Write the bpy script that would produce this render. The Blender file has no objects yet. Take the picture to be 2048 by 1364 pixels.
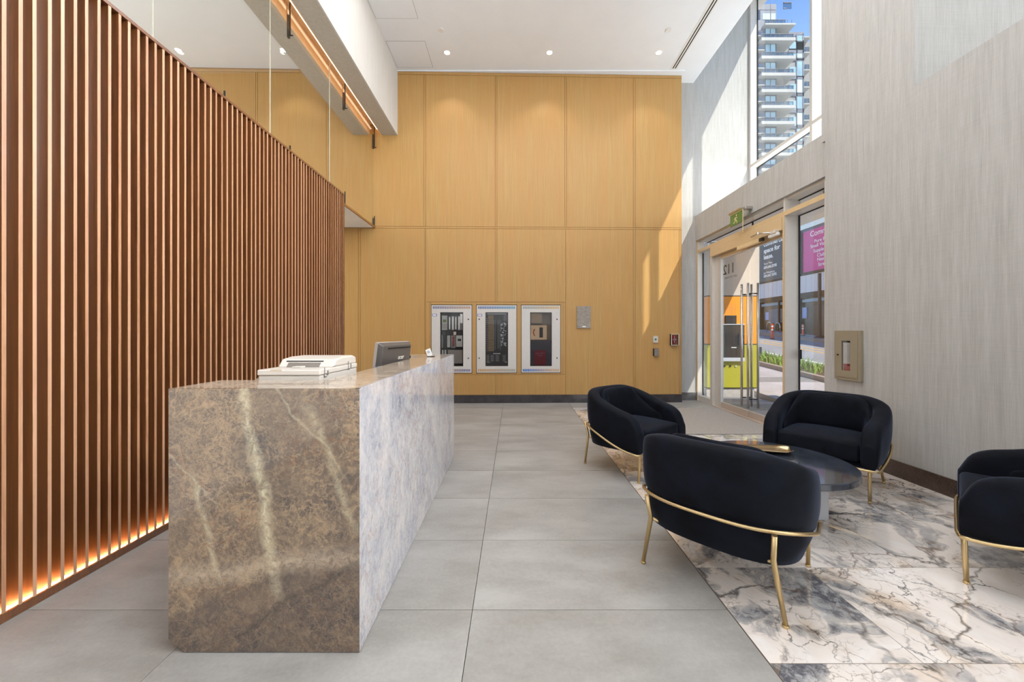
import bpy, bmesh, math, random
from mathutils import Vector, Matrix, Euler
random.seed(7)
SC = bpy.context.scene
COL = SC.collection
PI = math.pi

# ------------------------------------------------------------------ camera
CAMZ = 1.31
cam_d = bpy.data.cameras.new('camera')
cam = bpy.data.objects.new('camera', cam_d); COL.objects.link(cam)
cam.location = (0, 0, CAMZ); cam.rotation_euler = (PI/2, 0, 0)
cam_d.sensor_width = 36.0; cam_d.lens = 759/2048*36
cam_d.shift_x = -4/2048; cam_d.shift_y = -17/2048
cam_d.clip_start = 0.02; cam_d.clip_end = 500
SC.camera = cam
# ------------------------------------------------------------------ view
SC.view_settings.view_transform = 'Standard'; SC.view_settings.look = 'None'
SC.view_settings.exposure = 0.24; SC.view_settings.gamma = 1.0
SC.view_settings.use_curve_mapping = False
# ------------------------------------------------------------------ sky
W = bpy.data.worlds.new('sky'); SC.world = W; W.use_nodes = True
nt = W.node_tree; nt.nodes.clear()
wo = nt.nodes.new('ShaderNodeOutputWorld'); bg = nt.nodes.new('ShaderNodeBackground')
tc = nt.nodes.new('ShaderNodeTexCoord'); sep = nt.nodes.new('ShaderNodeSeparateXYZ')
rp = nt.nodes.new('ShaderNodeValToRGB')
nt.links.new(tc.outputs['Generated'], sep.inputs[0]); nt.links.new(sep.outputs['Z'], rp.inputs[0])
rp.color_ramp.elements[0].position = 0.0; rp.color_ramp.elements[0].color = (.74, .80, .88, 1)
rp.color_ramp.elements[1].position = 0.65; rp.color_ramp.elements[1].color = (.055, .15, .42, 1)
e = rp.color_ramp.elements.new(0.35); e.color = (.30, .46, .74, 1)
nt.links.new(rp.outputs[0], bg.inputs[0]); bg.inputs[1].default_value = 2.2
nt.links.new(bg.outputs[0], wo.inputs[0])
# ------------------------------------------------------------------ sun
SUN = Vector((-.70, 1.0, -1.47))
sd = bpy.data.lights.new('sun', 'SUN'); sd.energy = 6.4; sd.angle = math.radians(.55); sd.color = (1, .95, .86)
so = bpy.data.objects.new('sun', sd); COL.objects.link(so)
so.rotation_euler = (-SUN).to_track_quat('Z', 'Y').to_euler(); so.location = (8, -8, 12)
# ------------------------------------------------------------------ side bay daylight and added fill lamps
def area(name, loc, direction, sx, sy, power, color=(1, 1, 1), spread=180):
    d = bpy.data.lights.new(name, 'AREA'); d.shape = 'RECTANGLE'; d.size = sx; d.size_y = sy
    d.energy = power; d.color = color; d.spread = math.radians(spread)
    o = bpy.data.objects.new(name, d); COL.objects.link(o); o.location = loc
    o.rotation_euler = Vector(direction).to_track_quat('-Z', 'Y').to_euler()
    return o
area('front_fill_light', (0.4, -3.85, 2.6), (0, .45, .89), 5.6, 4.2, 135, (.88, .94, 1.0))  # added lamp behind the camera for soft light; front wall is unbroken
area('side_bay_daylight', (4.50, -1.2, 5.6), (-1, .0, -.10), 5.0, 3.8, 560, (.90, .95, 1.0), 115)
area('side_fill_light', (3.55, -1.0, 1.75), (-1, .15, .05), 3.4, 2.9, 60, (.90, .955, 1.0))  # added fill lamp, set in an invented side opening out of view
area('bay_fill_light', (5.45, 5.7, 4.05), (-.80, .0, .60), 3.2, .9, 78, (.90, .95, 1.0))  # unseen lamp added outside the bay to brighten ceiling and end wall
area('mezzanine_fill_light', (-7.8, 3.0, 4.7), (1, .15, 0), 5.0, 2.4, 95, (.97, .98, 1))  # added lamp lighting the oak behind the glass; no window there
area('corridor_fill_down', (-4.6, 6.2, 3.2), (0, 0, -1), 1.6, .8, 22, (1, .92, .84))  # made-up lamp brightening the corridor from above
area('overhead_fill_light', (.6, 3.6, 6.1), (0, 0, -1), 4.8, 3.4, 140, (.93, .96, 1))  # extra lamp out of view, added to lift floor and mat
area('corridor_fill_up', (-4.2, 5.6, .3), (0, 0, 1), 1.6, 1.6, 24, (1, .94, .88))  # upward lamp added to brighten the low ceiling

# ================================================================== helpers
def sl(c):
    c = c/255.0
    return c/12.92 if c <= .04045 else ((c+.055)/1.055)**2.4
def rgb(r, g, b): return (sl(r), sl(g), sl(b), 1)

class NB:
    def __init__(s, name):
        s.m = bpy.data.materials.new(name); s.m.use_nodes = True
        s.t = s.m.node_tree; s.p = s.t.nodes['Principled BSDF']
    def new(s, typ, **kw):
        n = s.t.nodes.new(typ)
        for k, v in kw.items(): setattr(n, k, v)
        return n
    def put(s, sock, v):
        if isinstance(v, bpy.types.NodeSocket): s.t.links.new(v, sock)
        elif v is not None:
            sock.default_value = v
    def coord(s, kind='Object'):
        return s.new('ShaderNodeTexCoord').outputs[kind]
    def pos(s): return s.new('ShaderNodeNewGeometry').outputs['Position']
    def mapv(s, v, scale=(1, 1, 1), loc=(0, 0, 0), rot=(0, 0, 0)):
        n = s.new('ShaderNodeMapping'); s.put(n.inputs[0], v)
        n.inputs['Scale'].default_value = scale; n.inputs['Location'].default_value = loc
        n.inputs['Rotation'].default_value = rot
        return n.outputs[0]
    def noise(s, v, scale, detail=4, rough=.5, dist=0, out=0):
        n = s.new('ShaderNodeTexNoise'); s.put(n.inputs['Vector'], v)
        n.inputs['Scale'].default_value = scale; n.inputs['Detail'].default_value = detail
        n.inputs['Roughness'].default_value = rough; n.inputs['Distortion'].default_value = dist
        return n.outputs[out]
    def voro(s, v, scale, feature='DISTANCE_TO_EDGE', out='Distance'):
        n = s.new('ShaderNodeTexVoronoi', feature=feature); s.put(n.inputs['Vector'], v)
        n.inputs['Scale'].default_value = scale
        return n.outputs[out]
    def ramp(s, f, stops, interp='LINEAR'):
        n = s.new('ShaderNodeValToRGB'); s.put(n.inputs[0], f); cr = n.color_ramp; cr.interpolation = interp
        while len(cr.elements) < len(stops): cr.elements.new(.5)
        for e, (p, c) in zip(cr.elements, stops):
            e.position = p; e.color = c if len(c) == 4 else (*c, 1)
        return n.outputs[0]
    def mix(s, f, a, b, mode='MIX'):
        n = s.new('ShaderNodeMix', data_type='RGBA', blend_type=mode)
        s.put(n.inputs[0], f); s.put(n.inputs[6], a); s.put(n.inputs[7], b)
        return n.outputs[2]
    def math(s, op, a, b=None, clamp=False):
        n = s.new('ShaderNodeMath', operation=op, use_clamp=clamp); s.put(n.inputs[0], a)
        if b is not None: s.put(n.inputs[1], b)
        return n.outputs[0]
    def vmath(s, op, a, b=None):
        n = s.new('ShaderNodeVectorMath', operation=op); s.put(n.inputs[0], a)
        if b is not None: s.put(n.inputs[1], b)
        return n.outputs[0]
    def warp(s, v, scale, amt, detail=3):
        c = s.noise(v, scale, detail, out=1)
        d = s.vmath('SUBTRACT', c, (.5, .5, .5))
        n = s.new('ShaderNodeVectorMath', operation='SCALE'); s.put(n.inputs[0], d); n.inputs['Scale'].default_value = amt
        return s.vmath('ADD', v, n.outputs[0])
    def bump(s, h, strength=.2, dist=.002):
        n = s.new('ShaderNodeBump'); s.put(n.inputs['Height'], h)
        n.inputs['Strength'].default_value = strength; n.inputs['Distance'].default_value = dist
        s.t.links.new(n.outputs[0], s.p.inputs['Normal'])
    def set(s, **kw):
        names = dict(base='Base Color', rough='Roughness', metal='Metallic', spec='Specular IOR Level', coat='Coat Weight',
                     coatr='Coat Roughness', sheen='Sheen Weight', sheenr='Sheen Roughness', sheent='Sheen Tint',
                     emc='Emission Color', ems='Emission Strength', alpha='Alpha', trans='Transmission Weight', ior='IOR')
        for k, v in kw.items(): s.put(s.p.inputs[names[k]], v)
        return s
B4 = (0, 0, 0, 1); W4 = (1, 1, 1, 1)

def simple(name, color, rough=.5, metal=0, spec=.5, var=.06, scale=14, **kw):
    """plain paint / metal / plastic with a faint mottling so that nothing is perfectly flat"""
    n = NB(name); c = n.coord()
    f = n.noise(c, scale, 3)
    lo = tuple(x*(1-var) for x in color[:3])+(1,); hi = tuple(min(1, x*(1+var)) for x in color[:3])+(1,)
    n.set(base=n.ramp(f, [(.3, lo), (.7, hi)]), rough=rough, metal=metal, spec=spec, **kw)
    return n.m
def emit(name, color, strength):
    n = NB(name); n.set(base=color, emc=color, ems=strength); return n.m
def glass(name, tint=(1, 1, 1, 1), refl=.5):
    m = bpy.data.materials.new(name); m.use_nodes = True; t = m.node_tree; t.nodes.clear()
    o = t.nodes.new('ShaderNodeOutputMaterial'); tr = t.nodes.new('ShaderNodeBsdfTransparent'); gl = t.nodes.new('ShaderNodeBsdfGlossy')
    gl.inputs['Roughness'].default_value = .01; tr.inputs[0].default_value = tint
    fr = t.nodes.new('ShaderNodeFresnel'); fr.inputs[0].default_value = 1.45
    mu = t.nodes.new('ShaderNodeMath'); mu.operation = 'MULTIPLY'; mu.inputs[1].default_value = refl
    mx = t.nodes.new('ShaderNodeMixShader')
    t.links.new(fr.outputs[0], mu.inputs[0]); t.links.new(mu.outputs[0], mx.inputs[0])
    t.links.new(tr.outputs[0], mx.inputs[1]); t.links.new(gl.outputs[0], mx.inputs[2]); t.links.new(mx.outputs[0], o.inputs[0])
    return m

# ------------------------------------------------------------------ mesh helpers
def boxbm(bm, x0, x1, y0, y1, z0, z1, mi=0):
    v = [bm.verts.new(p) for p in ((x0,y0,z0),(x1,y0,z0),(x1,y1,z0),(x0,y1,z0),(x0,y0,z1),(x1,y0,z1),(x1,y1,z1),(x0,y1,z1))]
    fs = []
    for q in ((3,2,1,0),(4,5,6,7),(0,1,5,4),(1,2,6,5),(2,3,7,6),(3,0,4,7)):
        f = bm.faces.new([v[i] for i in q]); f.material_index = mi; fs.append(f)
    return v, fs
def finish(name, bm, mats, parent=None, smooth=False, bevel=0, seg=2, sub=0, loc=None, rot=None, auto=None):
    bmesh.ops.recalc_face_normals(bm, faces=bm.faces)
    me = bpy.data.meshes.new(name); bm.to_mesh(me); bm.free()
    for m in (mats if isinstance(mats, (list, tuple)) else [mats]): me.materials.append(m)
    o = bpy.data.objects.new(name, me); COL.objects.link(o)
    if smooth: me.polygons.foreach_set('use_smooth', [True]*len(me.polygons))
    if auto is not None:
        me.polygons.foreach_set('use_smooth', [True]*len(me.polygons)); me.set_sharp_from_angle(angle=math.radians(auto))
    if bevel:
        md = o.modifiers.new('bevel', 'BEVEL'); md.width = bevel; md.segments = seg; md.limit_method = 'ANGLE'; md.angle_limit = math.radians(40)
    if sub:
        md = o.modifiers.new('sub', 'SUBSURF'); md.levels = sub; md.render_levels = sub
    if parent: o.parent = parent
    if loc: o.location = loc
    if rot: o.rotation_euler = rot
    return o
def box(name, x0, x1, y0, y1, z0, z1, m, parent=None, bevel=0, seg=2, **kw):
    bm = bmesh.new(); boxbm(bm, x0, x1, y0, y1, z0, z1)
    return finish(name, bm, m, parent, bevel=bevel, seg=seg, **kw)
def boxes(name, lst, m, parent=None, bevel=0, **kw):
    bm = bmesh.new()
    for b in lst: boxbm(bm, *b)
    return finish(name, bm, m, parent, bevel=bevel, **kw)
def tube(bm, pts, r, n=10, closed=False, cap=True, mi=0):
    pts = [Vector(p) for p in pts]; rings = []; N = len(pts)
    rr = r if isinstance(r, (list, tuple)) else [r]*N
    up = Vector((0, 0, 1)); prev = None
    for i, p in enumerate(pts):
        if closed: d = (pts[(i+1) % N]-pts[i-1]).normalized()
        else: d = (pts[min(i+1, N-1)]-pts[max(i-1, 0)]).normalized()
        if prev is None:
            a = up if abs(d.z) < .9 else Vector((1, 0, 0)); u = d.cross(a).normalized()
        else:
            u = (prev-d*prev.dot(d)).normalized()
        prev = u; w = d.cross(u).normalized()
        rings.append([bm.verts.new(p+(u*math.cos(2*PI*k/n)+w*math.sin(2*PI*k/n))*rr[i]) for k in range(n)])
    M = N if closed else N-1
    for i in range(M):
        a, b = rings[i], rings[(i+1) % N]
        off = 0
        if closed and i == N-1:
            off = min(range(n), key=lambda s: (a[0].co-b[s].co).length)
        for k in range(n):
            f = bm.faces.new([a[k], a[(k+1) % n], b[(k+1+off) % n], b[(k+off) % n]]); f.material_index = mi; f.smooth = True
    if cap and not closed:
        bm.faces.new(list(reversed(rings[0]))).material_index = mi; bm.faces.new(rings[-1]).material_index = mi
def tubeo(name, pts, r, m, parent=None, n=12, closed=False):
    bm = bmesh.new(); tube(bm, pts, r, n, closed)
    o = finish(name, bm, m, parent); return o
def cylo(name, c, r, h, m, parent=None, axis='Z', n=32, bevel=0, r2=None):
    bm = bmesh.new()
    bmesh.ops.create_cone(bm, cap_ends=True, segments=n, radius1=r, radius2=r if r2 is None else r2, depth=h)
    if axis == 'X': bmesh.ops.rotate(bm, verts=bm.verts, matrix=Matrix.Rotation(PI/2, 3, 'Y'))
    if axis == 'Y': bmesh.ops.rotate(bm, verts=bm.verts, matrix=Matrix.Rotation(PI/2, 3, 'X'))
    bmesh.ops.translate(bm, verts=bm.verts, vec=c)
    return finish(name, bm, m, parent, auto=40, bevel=bevel)
def poly(name, pts, depth_vec, m, parent=None, bevel=0):
    bm = bmesh.new(); a = [bm.verts.new(p) for p in pts]; b = [bm.verts.new(Vector(p)+Vector(depth_vec)) for p in pts]
    bm.faces.new(a); bm.faces.new(list(reversed(b)))
    for i in range(len(pts)): j = (i+1) % len(pts); bm.faces.new([a[i], b[i], b[j], a[j]])
    return finish(name, bm, m, parent, bevel=bevel)
def empty(name, loc=(0, 0, 0), rz=0):
    o = bpy.data.objects.new(name, None); COL.objects.link(o); o.location = loc; o.rotation_euler = (0, 0, rz); o.empty_display_size = .1; return o
def tag(o, label, cat, group=None, kind=None):
    o['label'] = label; o['category'] = cat
    if group: o['group'] = group
    if kind: o['kind'] = kind
    return o
def struct(o): o['kind'] = 'structure'; return o
FACE = {'-X': Matrix(((0, 0, -1), (-1, 0, 0), (0, 1, 0))), '+X': Matrix(((0, 0, 1), (1, 0, 0), (0, 1, 0))),
        '-Y': Matrix(((1, 0, 0), (0, 0, -1), (0, 1, 0)))}
def text(name, s, loc, facing, size, m, parent=None, align='LEFT', ext=.001, space=1.0, sx=1.0, bold=0):
    cu = bpy.data.curves.new(name, 'FONT'); cu.body = s; cu.size = size; cu.extrude = ext; cu.align_x = align; cu.space_character = space
    cu.offset = bold; cu.materials.append(m)
    o = bpy.data.objects.new(name, cu); COL.objects.link(o)
    R = FACE[facing] if isinstance(facing, str) else facing
    o.matrix_world = Matrix.Translation(loc) @ R.to_4x4() @ Matrix.Diagonal((sx, 1, 1, 1))
    if parent: 
        o.parent = parent; o.matrix_parent_inverse = parent.matrix_world.inverted() if parent.type != 'EMPTY' else Matrix.Translation(parent.location).inverted()
    return o

# ================================================================== materials
def m_veneer():
    n = NB('oak_veneer'); c = n.pos()
    v = n.mapv(c, (90, 90, 1.6)); f = n.noise(v, 1, 5, .6)
    g = n.noise(n.mapv(c, (7, 7, .7)), 1, 3)
    col = n.ramp(f, [(.25, rgb(172, 132, 76)), (.75, rgb(194, 156, 98))])
    col = n.mix(n.ramp(g, [(.35, B4), (.65, W4)]), col, n.mix(.5, col, rgb(188, 138, 80)))
    n.set(base=col, rough=.42, spec=.35); n.bump(f, .08, .0006); return n.m
def m_slat(name='walnut_stained_slat', cols=((84, 46, 18), (140, 86, 44), (190, 130, 78)), k=.35):
    n = NB(name); c = n.pos(); oi = n.new('ShaderNodeObjectInfo')
    rv = n.math('MULTIPLY', oi.outputs['Random'], 37.0)
    cb = n.new('ShaderNodeCombineXYZ'); n.put(cb.inputs[0], rv); n.put(cb.inputs[1], rv)
    cc = n.vmath('ADD', c, cb.outputs[0])
    f = n.noise(n.mapv(n.warp(cc, 5, .02), (95, 95, 2.4)), 1, 5, .65)
    g = n.noise(n.mapv(cc, (14, 14, .8)), 1, 3)
    w = n.ramp(f, [(.3, rgb(*cols[0])), (.55, rgb(*cols[1])), (.8, rgb(*cols[2]))])
    w = n.mix(n.ramp(g, [(.3, B4), (.7, W4)]), w, n.mix(.5, w, rgb(*cols[0])))
    w2 = n.mix(n.math('MULTIPLY', oi.outputs['Random'], k), w, rgb(*cols[2]))
    n.set(base=w2, rough=.34, spec=.9, coat=1.0, coatr=.28); n.bump(f, .15, .0008); return n.m
def m_cloth(name, c1, c2):
    n = NB(name); c = n.pos()
    f = n.noise(n.mapv(n.warp(c, 6, .01), (120, 120, 4)), 1, 5, .6)
    f2 = n.noise(n.mapv(c, (28, 28, 1.6)), 1, 3)
    f3 = n.noise(n.mapv(c, (5, 5, 160)), 1, 3)
    s = n.math('ADD', n.math('MULTIPLY', f, .5), n.math('ADD', n.math('MULTIPLY', f2, .35), n.math('MULTIPLY', f3, .15)))
    n.set(base=n.ramp(s, [(.35, c1), (.65, c2)]), rough=.75, spec=.2); n.bump(s, .3, .0015); return n.m
def attr(n, name):
    a = n.new('ShaderNodeAttribute'); a.attribute_name = name; return a
def m_greytile():
    n = NB('grey_porcelain_tile'); a = attr(n, 'tile'); c = n.vmath('ADD', n.pos(), a.outputs['Vector'])
    f = n.noise(n.mapv(c, (1, 2.2, 1)), 1.7, 5, .6); g = n.noise(c, 60, 4, .7)
    s = n.math('ADD', n.math('MULTIPLY', f, .8), n.math('MULTIPLY', g, .25))
    n.set(base=n.ramp(s, [(.38, rgb(142, 138, 132)), (.66, rgb(168, 165, 160))]), rough=n.ramp(f, [(.3, (.34,)*3), (.7, (.44,)*3)]), spec=.45)
    return n.m
def m_marble():
    n = NB('calacatta_viola_marble'); a = attr(n, 'tile'); p = n.vmath('ADD', n.pos(), a.outputs['Vector'])
    w = n.warp(n.warp(p, 1.3, .9, 4), 7, .12, 4)
    big = n.noise(w, 1.9, 5, .62, .8)
    base = n.ramp(big, [(.33, rgb(112, 112, 118)), (.41, rgb(150, 148, 150)), (.46, rgb(196, 188, 182)), (.49, rgb(240, 228, 218)), (.66, rgb(252, 244, 238)), (.74, rgb(214, 190, 164))])
    fine = n.noise(n.warp(p, 9, .15, 4), 13, 8, .75, .4)
    greyness = n.ramp(big, [(.40, W4), (.50, B4)])
    base = n.mix(n.math('MULTIPLY', n.ramp(fine, [(.46, B4), (.62, (.9,)*3)]), greyness), base, rgb(206, 202, 200))
    base = n.mix(n.math('MULTIPLY', n.ramp(fine, [(.40, (.7,)*3), (.48, B4)]), greyness), base, rgb(80, 78, 84))
    cloud = n.noise(n.warp(p, 2.5, .6), 3.4, 7, .7, .8)
    base = n.mix(n.ramp(cloud, [(.60, B4), (.70, (.6,)*3)]), base, rgb(122, 116, 112))
    vc = n.ramp(n.noise(p, 2.6, 3), [(.42, rgb(46, 44, 48)), (.54, rgb(84, 70, 60)), (.68, rgb(130, 92, 60))])
    base = n.mix(n.ramp(n.noise(n.warp(p, 1.6, .5), 2.3, 4, .6), [(.56, B4), (.68, (.55,)*3)]), base, rgb(216, 184, 148))
    c = base
    # breccia veining: families of cracks, each fading in and out
    for (ws, wa, sc, wd, st, gs, g0) in ((3, .40, 1.35, .018, .85, 1.1, .47), (5, .30, 3.4, .020, .9, 1.9, .53), (8, .16, 7.5, .030, .8, 2.3, .56), (14, .10, 17, .05, .6, 3.0, .57)):
        v = n.voro(n.warp(n.warp(p, ws, wa, 4), ws*4, wa*.18, 3), sc)
        l = n.ramp(v, [(0, W4), (wd*.35, (.7,)*3), (wd, B4)])
        g = n.ramp(n.noise(p, gs, 3, .6), [(g0-.04, B4), (g0+.05, W4)])
        c = n.mix(n.math('MULTIPLY', n.math('MULTIPLY', l, g), st), c, vc)
    n.set(base=c, rough=.03, spec=.7, coat=1.0, coatr=.012); return n.m
def m_stone(name, dark, mid, light, vein, rust, band=0, stretch=(1, 1, 1), rough=.07, rs=.32, spec=.6, coat=.2):
    n = NB(name); p = n.mapv(n.pos(), stretch)
    w = n.warp(n.warp(p, 2.2, .35, 4), 11, .06, 4)
    a = n.noise(w, 5.0, 9, .74, .4); b = n.noise(n.warp(p, 20, .06), 42, 6, .75)
    s = n.math('ADD', n.math('MULTIPLY', a, .65), n.math('MULTIPLY', b, .35))
    c = n.ramp(s, [(.36, dark), (.50, mid), (.66, light)])
    for (ws, wa, sc, wd, st, ax) in ((6, .14, 6, .05, .60, 0), (12, .07, 15, .09, .55, 1), (24, .04, 34, .14, .50, 2), (45, .025, 75, .2, .40, 0)):
        q_ = n.warp(n.warp(p, ws, wa, 5), ws*3.2, wa*.35, 4)
        f_ = n.noise(q_, sc, 2, .5, .9)
        l_ = n.math('ABSOLUTE', n.math('SUBTRACT', f_, .5))
        g_ = n.ramp(n.noise(p, 2.2+ax*1.7, 4, .6), [(.38, (.15,)*3), (.62, W4)])
        c = n.mix(n.math('MULTIPLY', n.math('MULTIPLY', n.ramp(l_, [(0, W4), (wd*.22, (.5,)*3), (wd*.5, B4)]), g_), st), c, vein)
    gate = n.ramp(n.noise(p, 2.6, 3), [(.46, B4), (.58, W4)])
    rv = n.voro(n.warp(n.warp(p, 12, .14, 4), 50, .03), 15)
    c = n.mix(n.math('MULTIPLY', n.ramp(rv, [(0, W4), (.06, B4)]), n.math('MULTIPLY', gate, rs)), c, rust)
    if band:
        # long pale veins running down the slab and a darker bed along its foot
        sx = n.new('ShaderNodeSeparateXYZ'); n.put(sx.inputs[0], n.warp(n.warp(n.pos(), 3, .10, 4), 14, .035, 4))
        X, Z = sx.outputs[0], sx.outputs[2]
        pat = n.ramp(n.noise(n.warp(n.pos(), 20, .05, 4), 34, 6, .75, .6), [(.38, (.18,)*3), (.60, W4)])
        for (x0, z0, k, wd, zc, zt, st) in ((-1.12, 1.08, -.194, .024, .22, 3, .95), (-1.293, .656, -.226, .012, .30, .72, .7), (-.834, .973, -.38, .018, .50, 1.02, .5), (-1.38, .78, -.9, .006, .60, 1.0, .5), (-.95, 1.05, -.75, .007, .72, 1.2, .5)):
            ln = n.math('ABSOLUTE', n.math('SUBTRACT', X, n.math('ADD', n.math('MULTIPLY', n.math('SUBTRACT', Z, z0), k), x0)))
            m_ = n.math('MULTIPLY', n.ramp(ln, [(0, W4), (wd*.5, (.7,)*3), (wd*1.5, B4)]), n.math('MULTIPLY', n.ramp(Z, [(zc-.03, B4), (zc+.03, W4)]), n.math('SUBTRACT', 1.0, n.ramp(n.math('MULTIPLY', Z, .5), [((zt-.05)/2, B4), ((zt+.05)/2, W4)])) if zt < 1.5 else 1.0))
            c = n.mix(n.math('MULTIPLY', n.math('MULTIPLY', m_, pat), st), c, rgb(206, 192, 160))
        q = n.math('SUBTRACT', Z, n.math('ADD', n.math('MULTIPLY', n.math('ADD', X, 1.412), .42), .13))
        bed = n.ramp(q, [(.0, W4), (.02, B4)])
        c = n.mix(n.math('MULTIPLY', bed, .42), c, rgb(70, 62, 62))
        q2 = n.math('ABSOLUTE', n.math('SUBTRACT', n.math('SUBTRACT', Z, .03), n.math('MULTIPLY', n.math('ADD', X, 1.20), .62)))
        c = n.mix(n.math('MULTIPLY', n.math('MULTIPLY', n.ramp(q2, [(0, W4), (.022, B4)]), pat), .7), c, rgb(60, 56, 54))
        q3 = n.math('ABSOLUTE', n.math('SUBTRACT', Z, n.math('ADD', n.math('MULTIPLY', n.math('ADD', X, 1.412), .12), .30)))
        c = n.mix(n.math('MULTIPLY', n.math('MULTIPLY', n.ramp(q3, [(0, W4), (.06, B4)]), pat), .6), c, rgb(204, 182, 156))
    n.set(base=c, rough=rough, spec=spec, coat=coat, coatr=.02); return n.m
def m_velvet():
    n = NB('black_navy_velvet'); c = n.coord()
    f = n.noise(c, 7, 4, .6, .5); g = n.noise(c, 260, 2)
    n.set(base=n.ramp(f, [(.35, (.0035, .004, .006, 1)), (.68, (.007, .009, .016, 1))]), rough=.75, spec=.12, sheen=.18, sheenr=.30, sheent=(.42, .52, .80, 1))
    n.bump(g, .15, .0006); return n.m
def m_granite(name, c1, c2, rough=.12):
    n = NB(name); p = n.pos(); f = n.noise(p, 85, 4, .8); v = n.noise(p, 5, 4, .6)
    n.set(base=n.mix(n.ramp(v, [(.4, B4), (.7, (.6,)*3)]), n.ramp(f, [(.45, c1), (.68, c2)]), c2), rough=rough, spec=.5); return n.m
def m_brushed(name, col, rough=.28, metal=1.0):
    n = NB(name); c = n.coord(); f = n.noise(n.mapv(c, (60, 60, 2)), 4, 3)
    lo = tuple(x*.9 for x in col[:3])+(1,)
    n.set(base=n.ramp(f, [(.3, lo), (.7, col)]), rough=rough, metal=metal); return n.m
def m_ramp_slots(name, c1, c2, axis=0):
    n = NB(name); s = n.new('ShaderNodeSeparateXYZ'); n.put(s.inputs[0], n.coord('Generated'))
    n.set(base=n.ramp(s.outputs[axis], [(.15, c1), (.85, c2)]), rough=.4); return n.m

M = dict(
    veneer=m_veneer(), slat=m_slat(cols=((74, 38, 14), (120, 70, 34), (158, 102, 58))), slat_lit=m_slat('slat_grain_lit_face', ((150, 98, 66), (198, 146, 108), (226, 180, 144)), .6),  # slat front faces: paler grain with window light put into the colour
    cloth=m_cloth('grey_grasscloth', rgb(168, 165, 160), rgb(190, 188, 184)),
    grey=m_greytile(), marble=m_marble(),
    stone_shaded=m_stone('quartzite_shaded', rgb(58, 57, 62), rgb(106, 92, 80), rgb(146, 124, 100), rgb(184, 154, 120), rgb(122, 64, 28), band=1),  # shaded tone of the desk stone, shade put into the colour
    stone_lit=m_stone('quartzite_lit', rgb(132, 138, 154), rgb(188, 187, 193), rgb(232, 224, 218), rgb(220, 212, 206), rgb(160, 112, 74), stretch=(1, .9, .62), rs=.42),  # lit tone of the same stone, daylight put into the colour
    stone_top=m_stone('polished_quartzite_top', rgb(120, 108, 98), rgb(160, 144, 128), rgb(194, 176, 156), rgb(206, 190, 168), rgb(150, 100, 66), rough=.12, spec=.35, coat=0),
    velvet=m_velvet(),
    gold=m_brushed('satin_brass', (.66, .49, .25, 1), .36),
    ceiling=simple('white_ceiling_paint', rgb(236, 239, 243), .8, var=.015, scale=3),
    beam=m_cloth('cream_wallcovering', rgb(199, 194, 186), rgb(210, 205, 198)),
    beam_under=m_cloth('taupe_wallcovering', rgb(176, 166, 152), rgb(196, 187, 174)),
    whitepaint=simple('white_paint', rgb(232, 230, 226), .6, var=.02),
    slot_wood=simple('slot_lining', rgb(226, 190, 150), .5),
    grout=simple('dark_grout', rgb(84, 80, 76), .9), mgrout=simple('brown_grout', rgb(116, 100, 88), .8),
    base_dark=m_granite('black_granite_base', rgb(44, 40, 42), rgb(84, 78, 80)),
    base_brown=m_granite('brown_marble_base', rgb(52, 40, 34), rgb(92, 74, 62), .1),
    base_grey=m_granite('grey_marble_base', rgb(70, 68, 70), rgb(150, 146, 142), .1),
    frame=simple('white_aluminium', rgb(214, 208, 200), .35, metal=.15, var=.02),
    champ=simple('champagne_oak_reflection', rgb(212, 186, 146), .4, metal=.1, var=.02),  # beige of the header; frame fronts wear it as painted oak reflection
    champ_l=simple('light_champagne_cover', rgb(226, 202, 158), .4, metal=.1, var=.02),
    steel=m_brushed('brushed_steel', (.62, .60, .58, 1), .24),
    gasket=simple('black_gasket', rgb(34, 32, 32), .7), black=simple('black_plastic', rgb(22, 22, 24), .4),
    dark_metal=simple('dark_metal', rgb(60, 58, 56), .4, metal=.6),
    glass=glass('clear_glass', (.97, .985, .98, 1), .28), glass_p=glass('partition_glass', (.99, .995, .98, 1), .16),
    glass_c=glass('cabinet_glass', (.93, .93, .93, 1), .35),
    led=emit('warm_led', (1, .66, .32, 1), 125), slotled=emit('warm_linear_lamp', (1, .74, .50, 1), 4.5),
    lamp=emit('downlight_lens', (1, .97, .92, 1), 6),
    plastic=simple('white_plastic', rgb(206, 198, 188), .35, var=.015), plastic_b=simple('beige_plastic', rgb(206, 190, 168), .4, var=.02),
    monitor=simple('grey_monitor_plastic', rgb(84, 78, 74), .38, var=.03),
    mat=None, asphalt=None,
)
n = NB('grey_entrance_carpet'); p = n.pos(); f = n.noise(p, 170, 3, .8)
n.set(base=n.ramp(f, [(.35, rgb(146, 138, 128)), (.65, rgb(192, 184, 174))]), rough=.95, spec=.1); n.bump(f, .6, .004); M['mat'] = n.m
n = NB('asphalt'); p = n.pos(); f = n.noise(p, 40, 4, .8); g = n.noise(p, .7, 4)
n.set(base=n.ramp(n.math('ADD', n.math('MULTIPLY', f, .4), n.math('MULTIPLY', g, .6)), [(.35, rgb(122, 120, 120)), (.65, rgb(152, 149, 147))]), rough=.9); M['asphalt'] = n.m
n = NB('concrete_paving'); p = n.pos(); f = n.noise(p, 30, 4, .8); g = n.noise(p, 1.1, 4)
n.set(base=n.ramp(n.math('ADD', n.math('MULTIPLY', f, .4), n.math('MULTIPLY', g, .6)), [(.35, rgb(150, 138, 132)), (.65, rgb(184, 172, 166))]), rough=.85); M['paving'] = n.m
n = NB('exposed_aggregate'); f = n.noise(n.pos(), 45, 4, .9)
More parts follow.
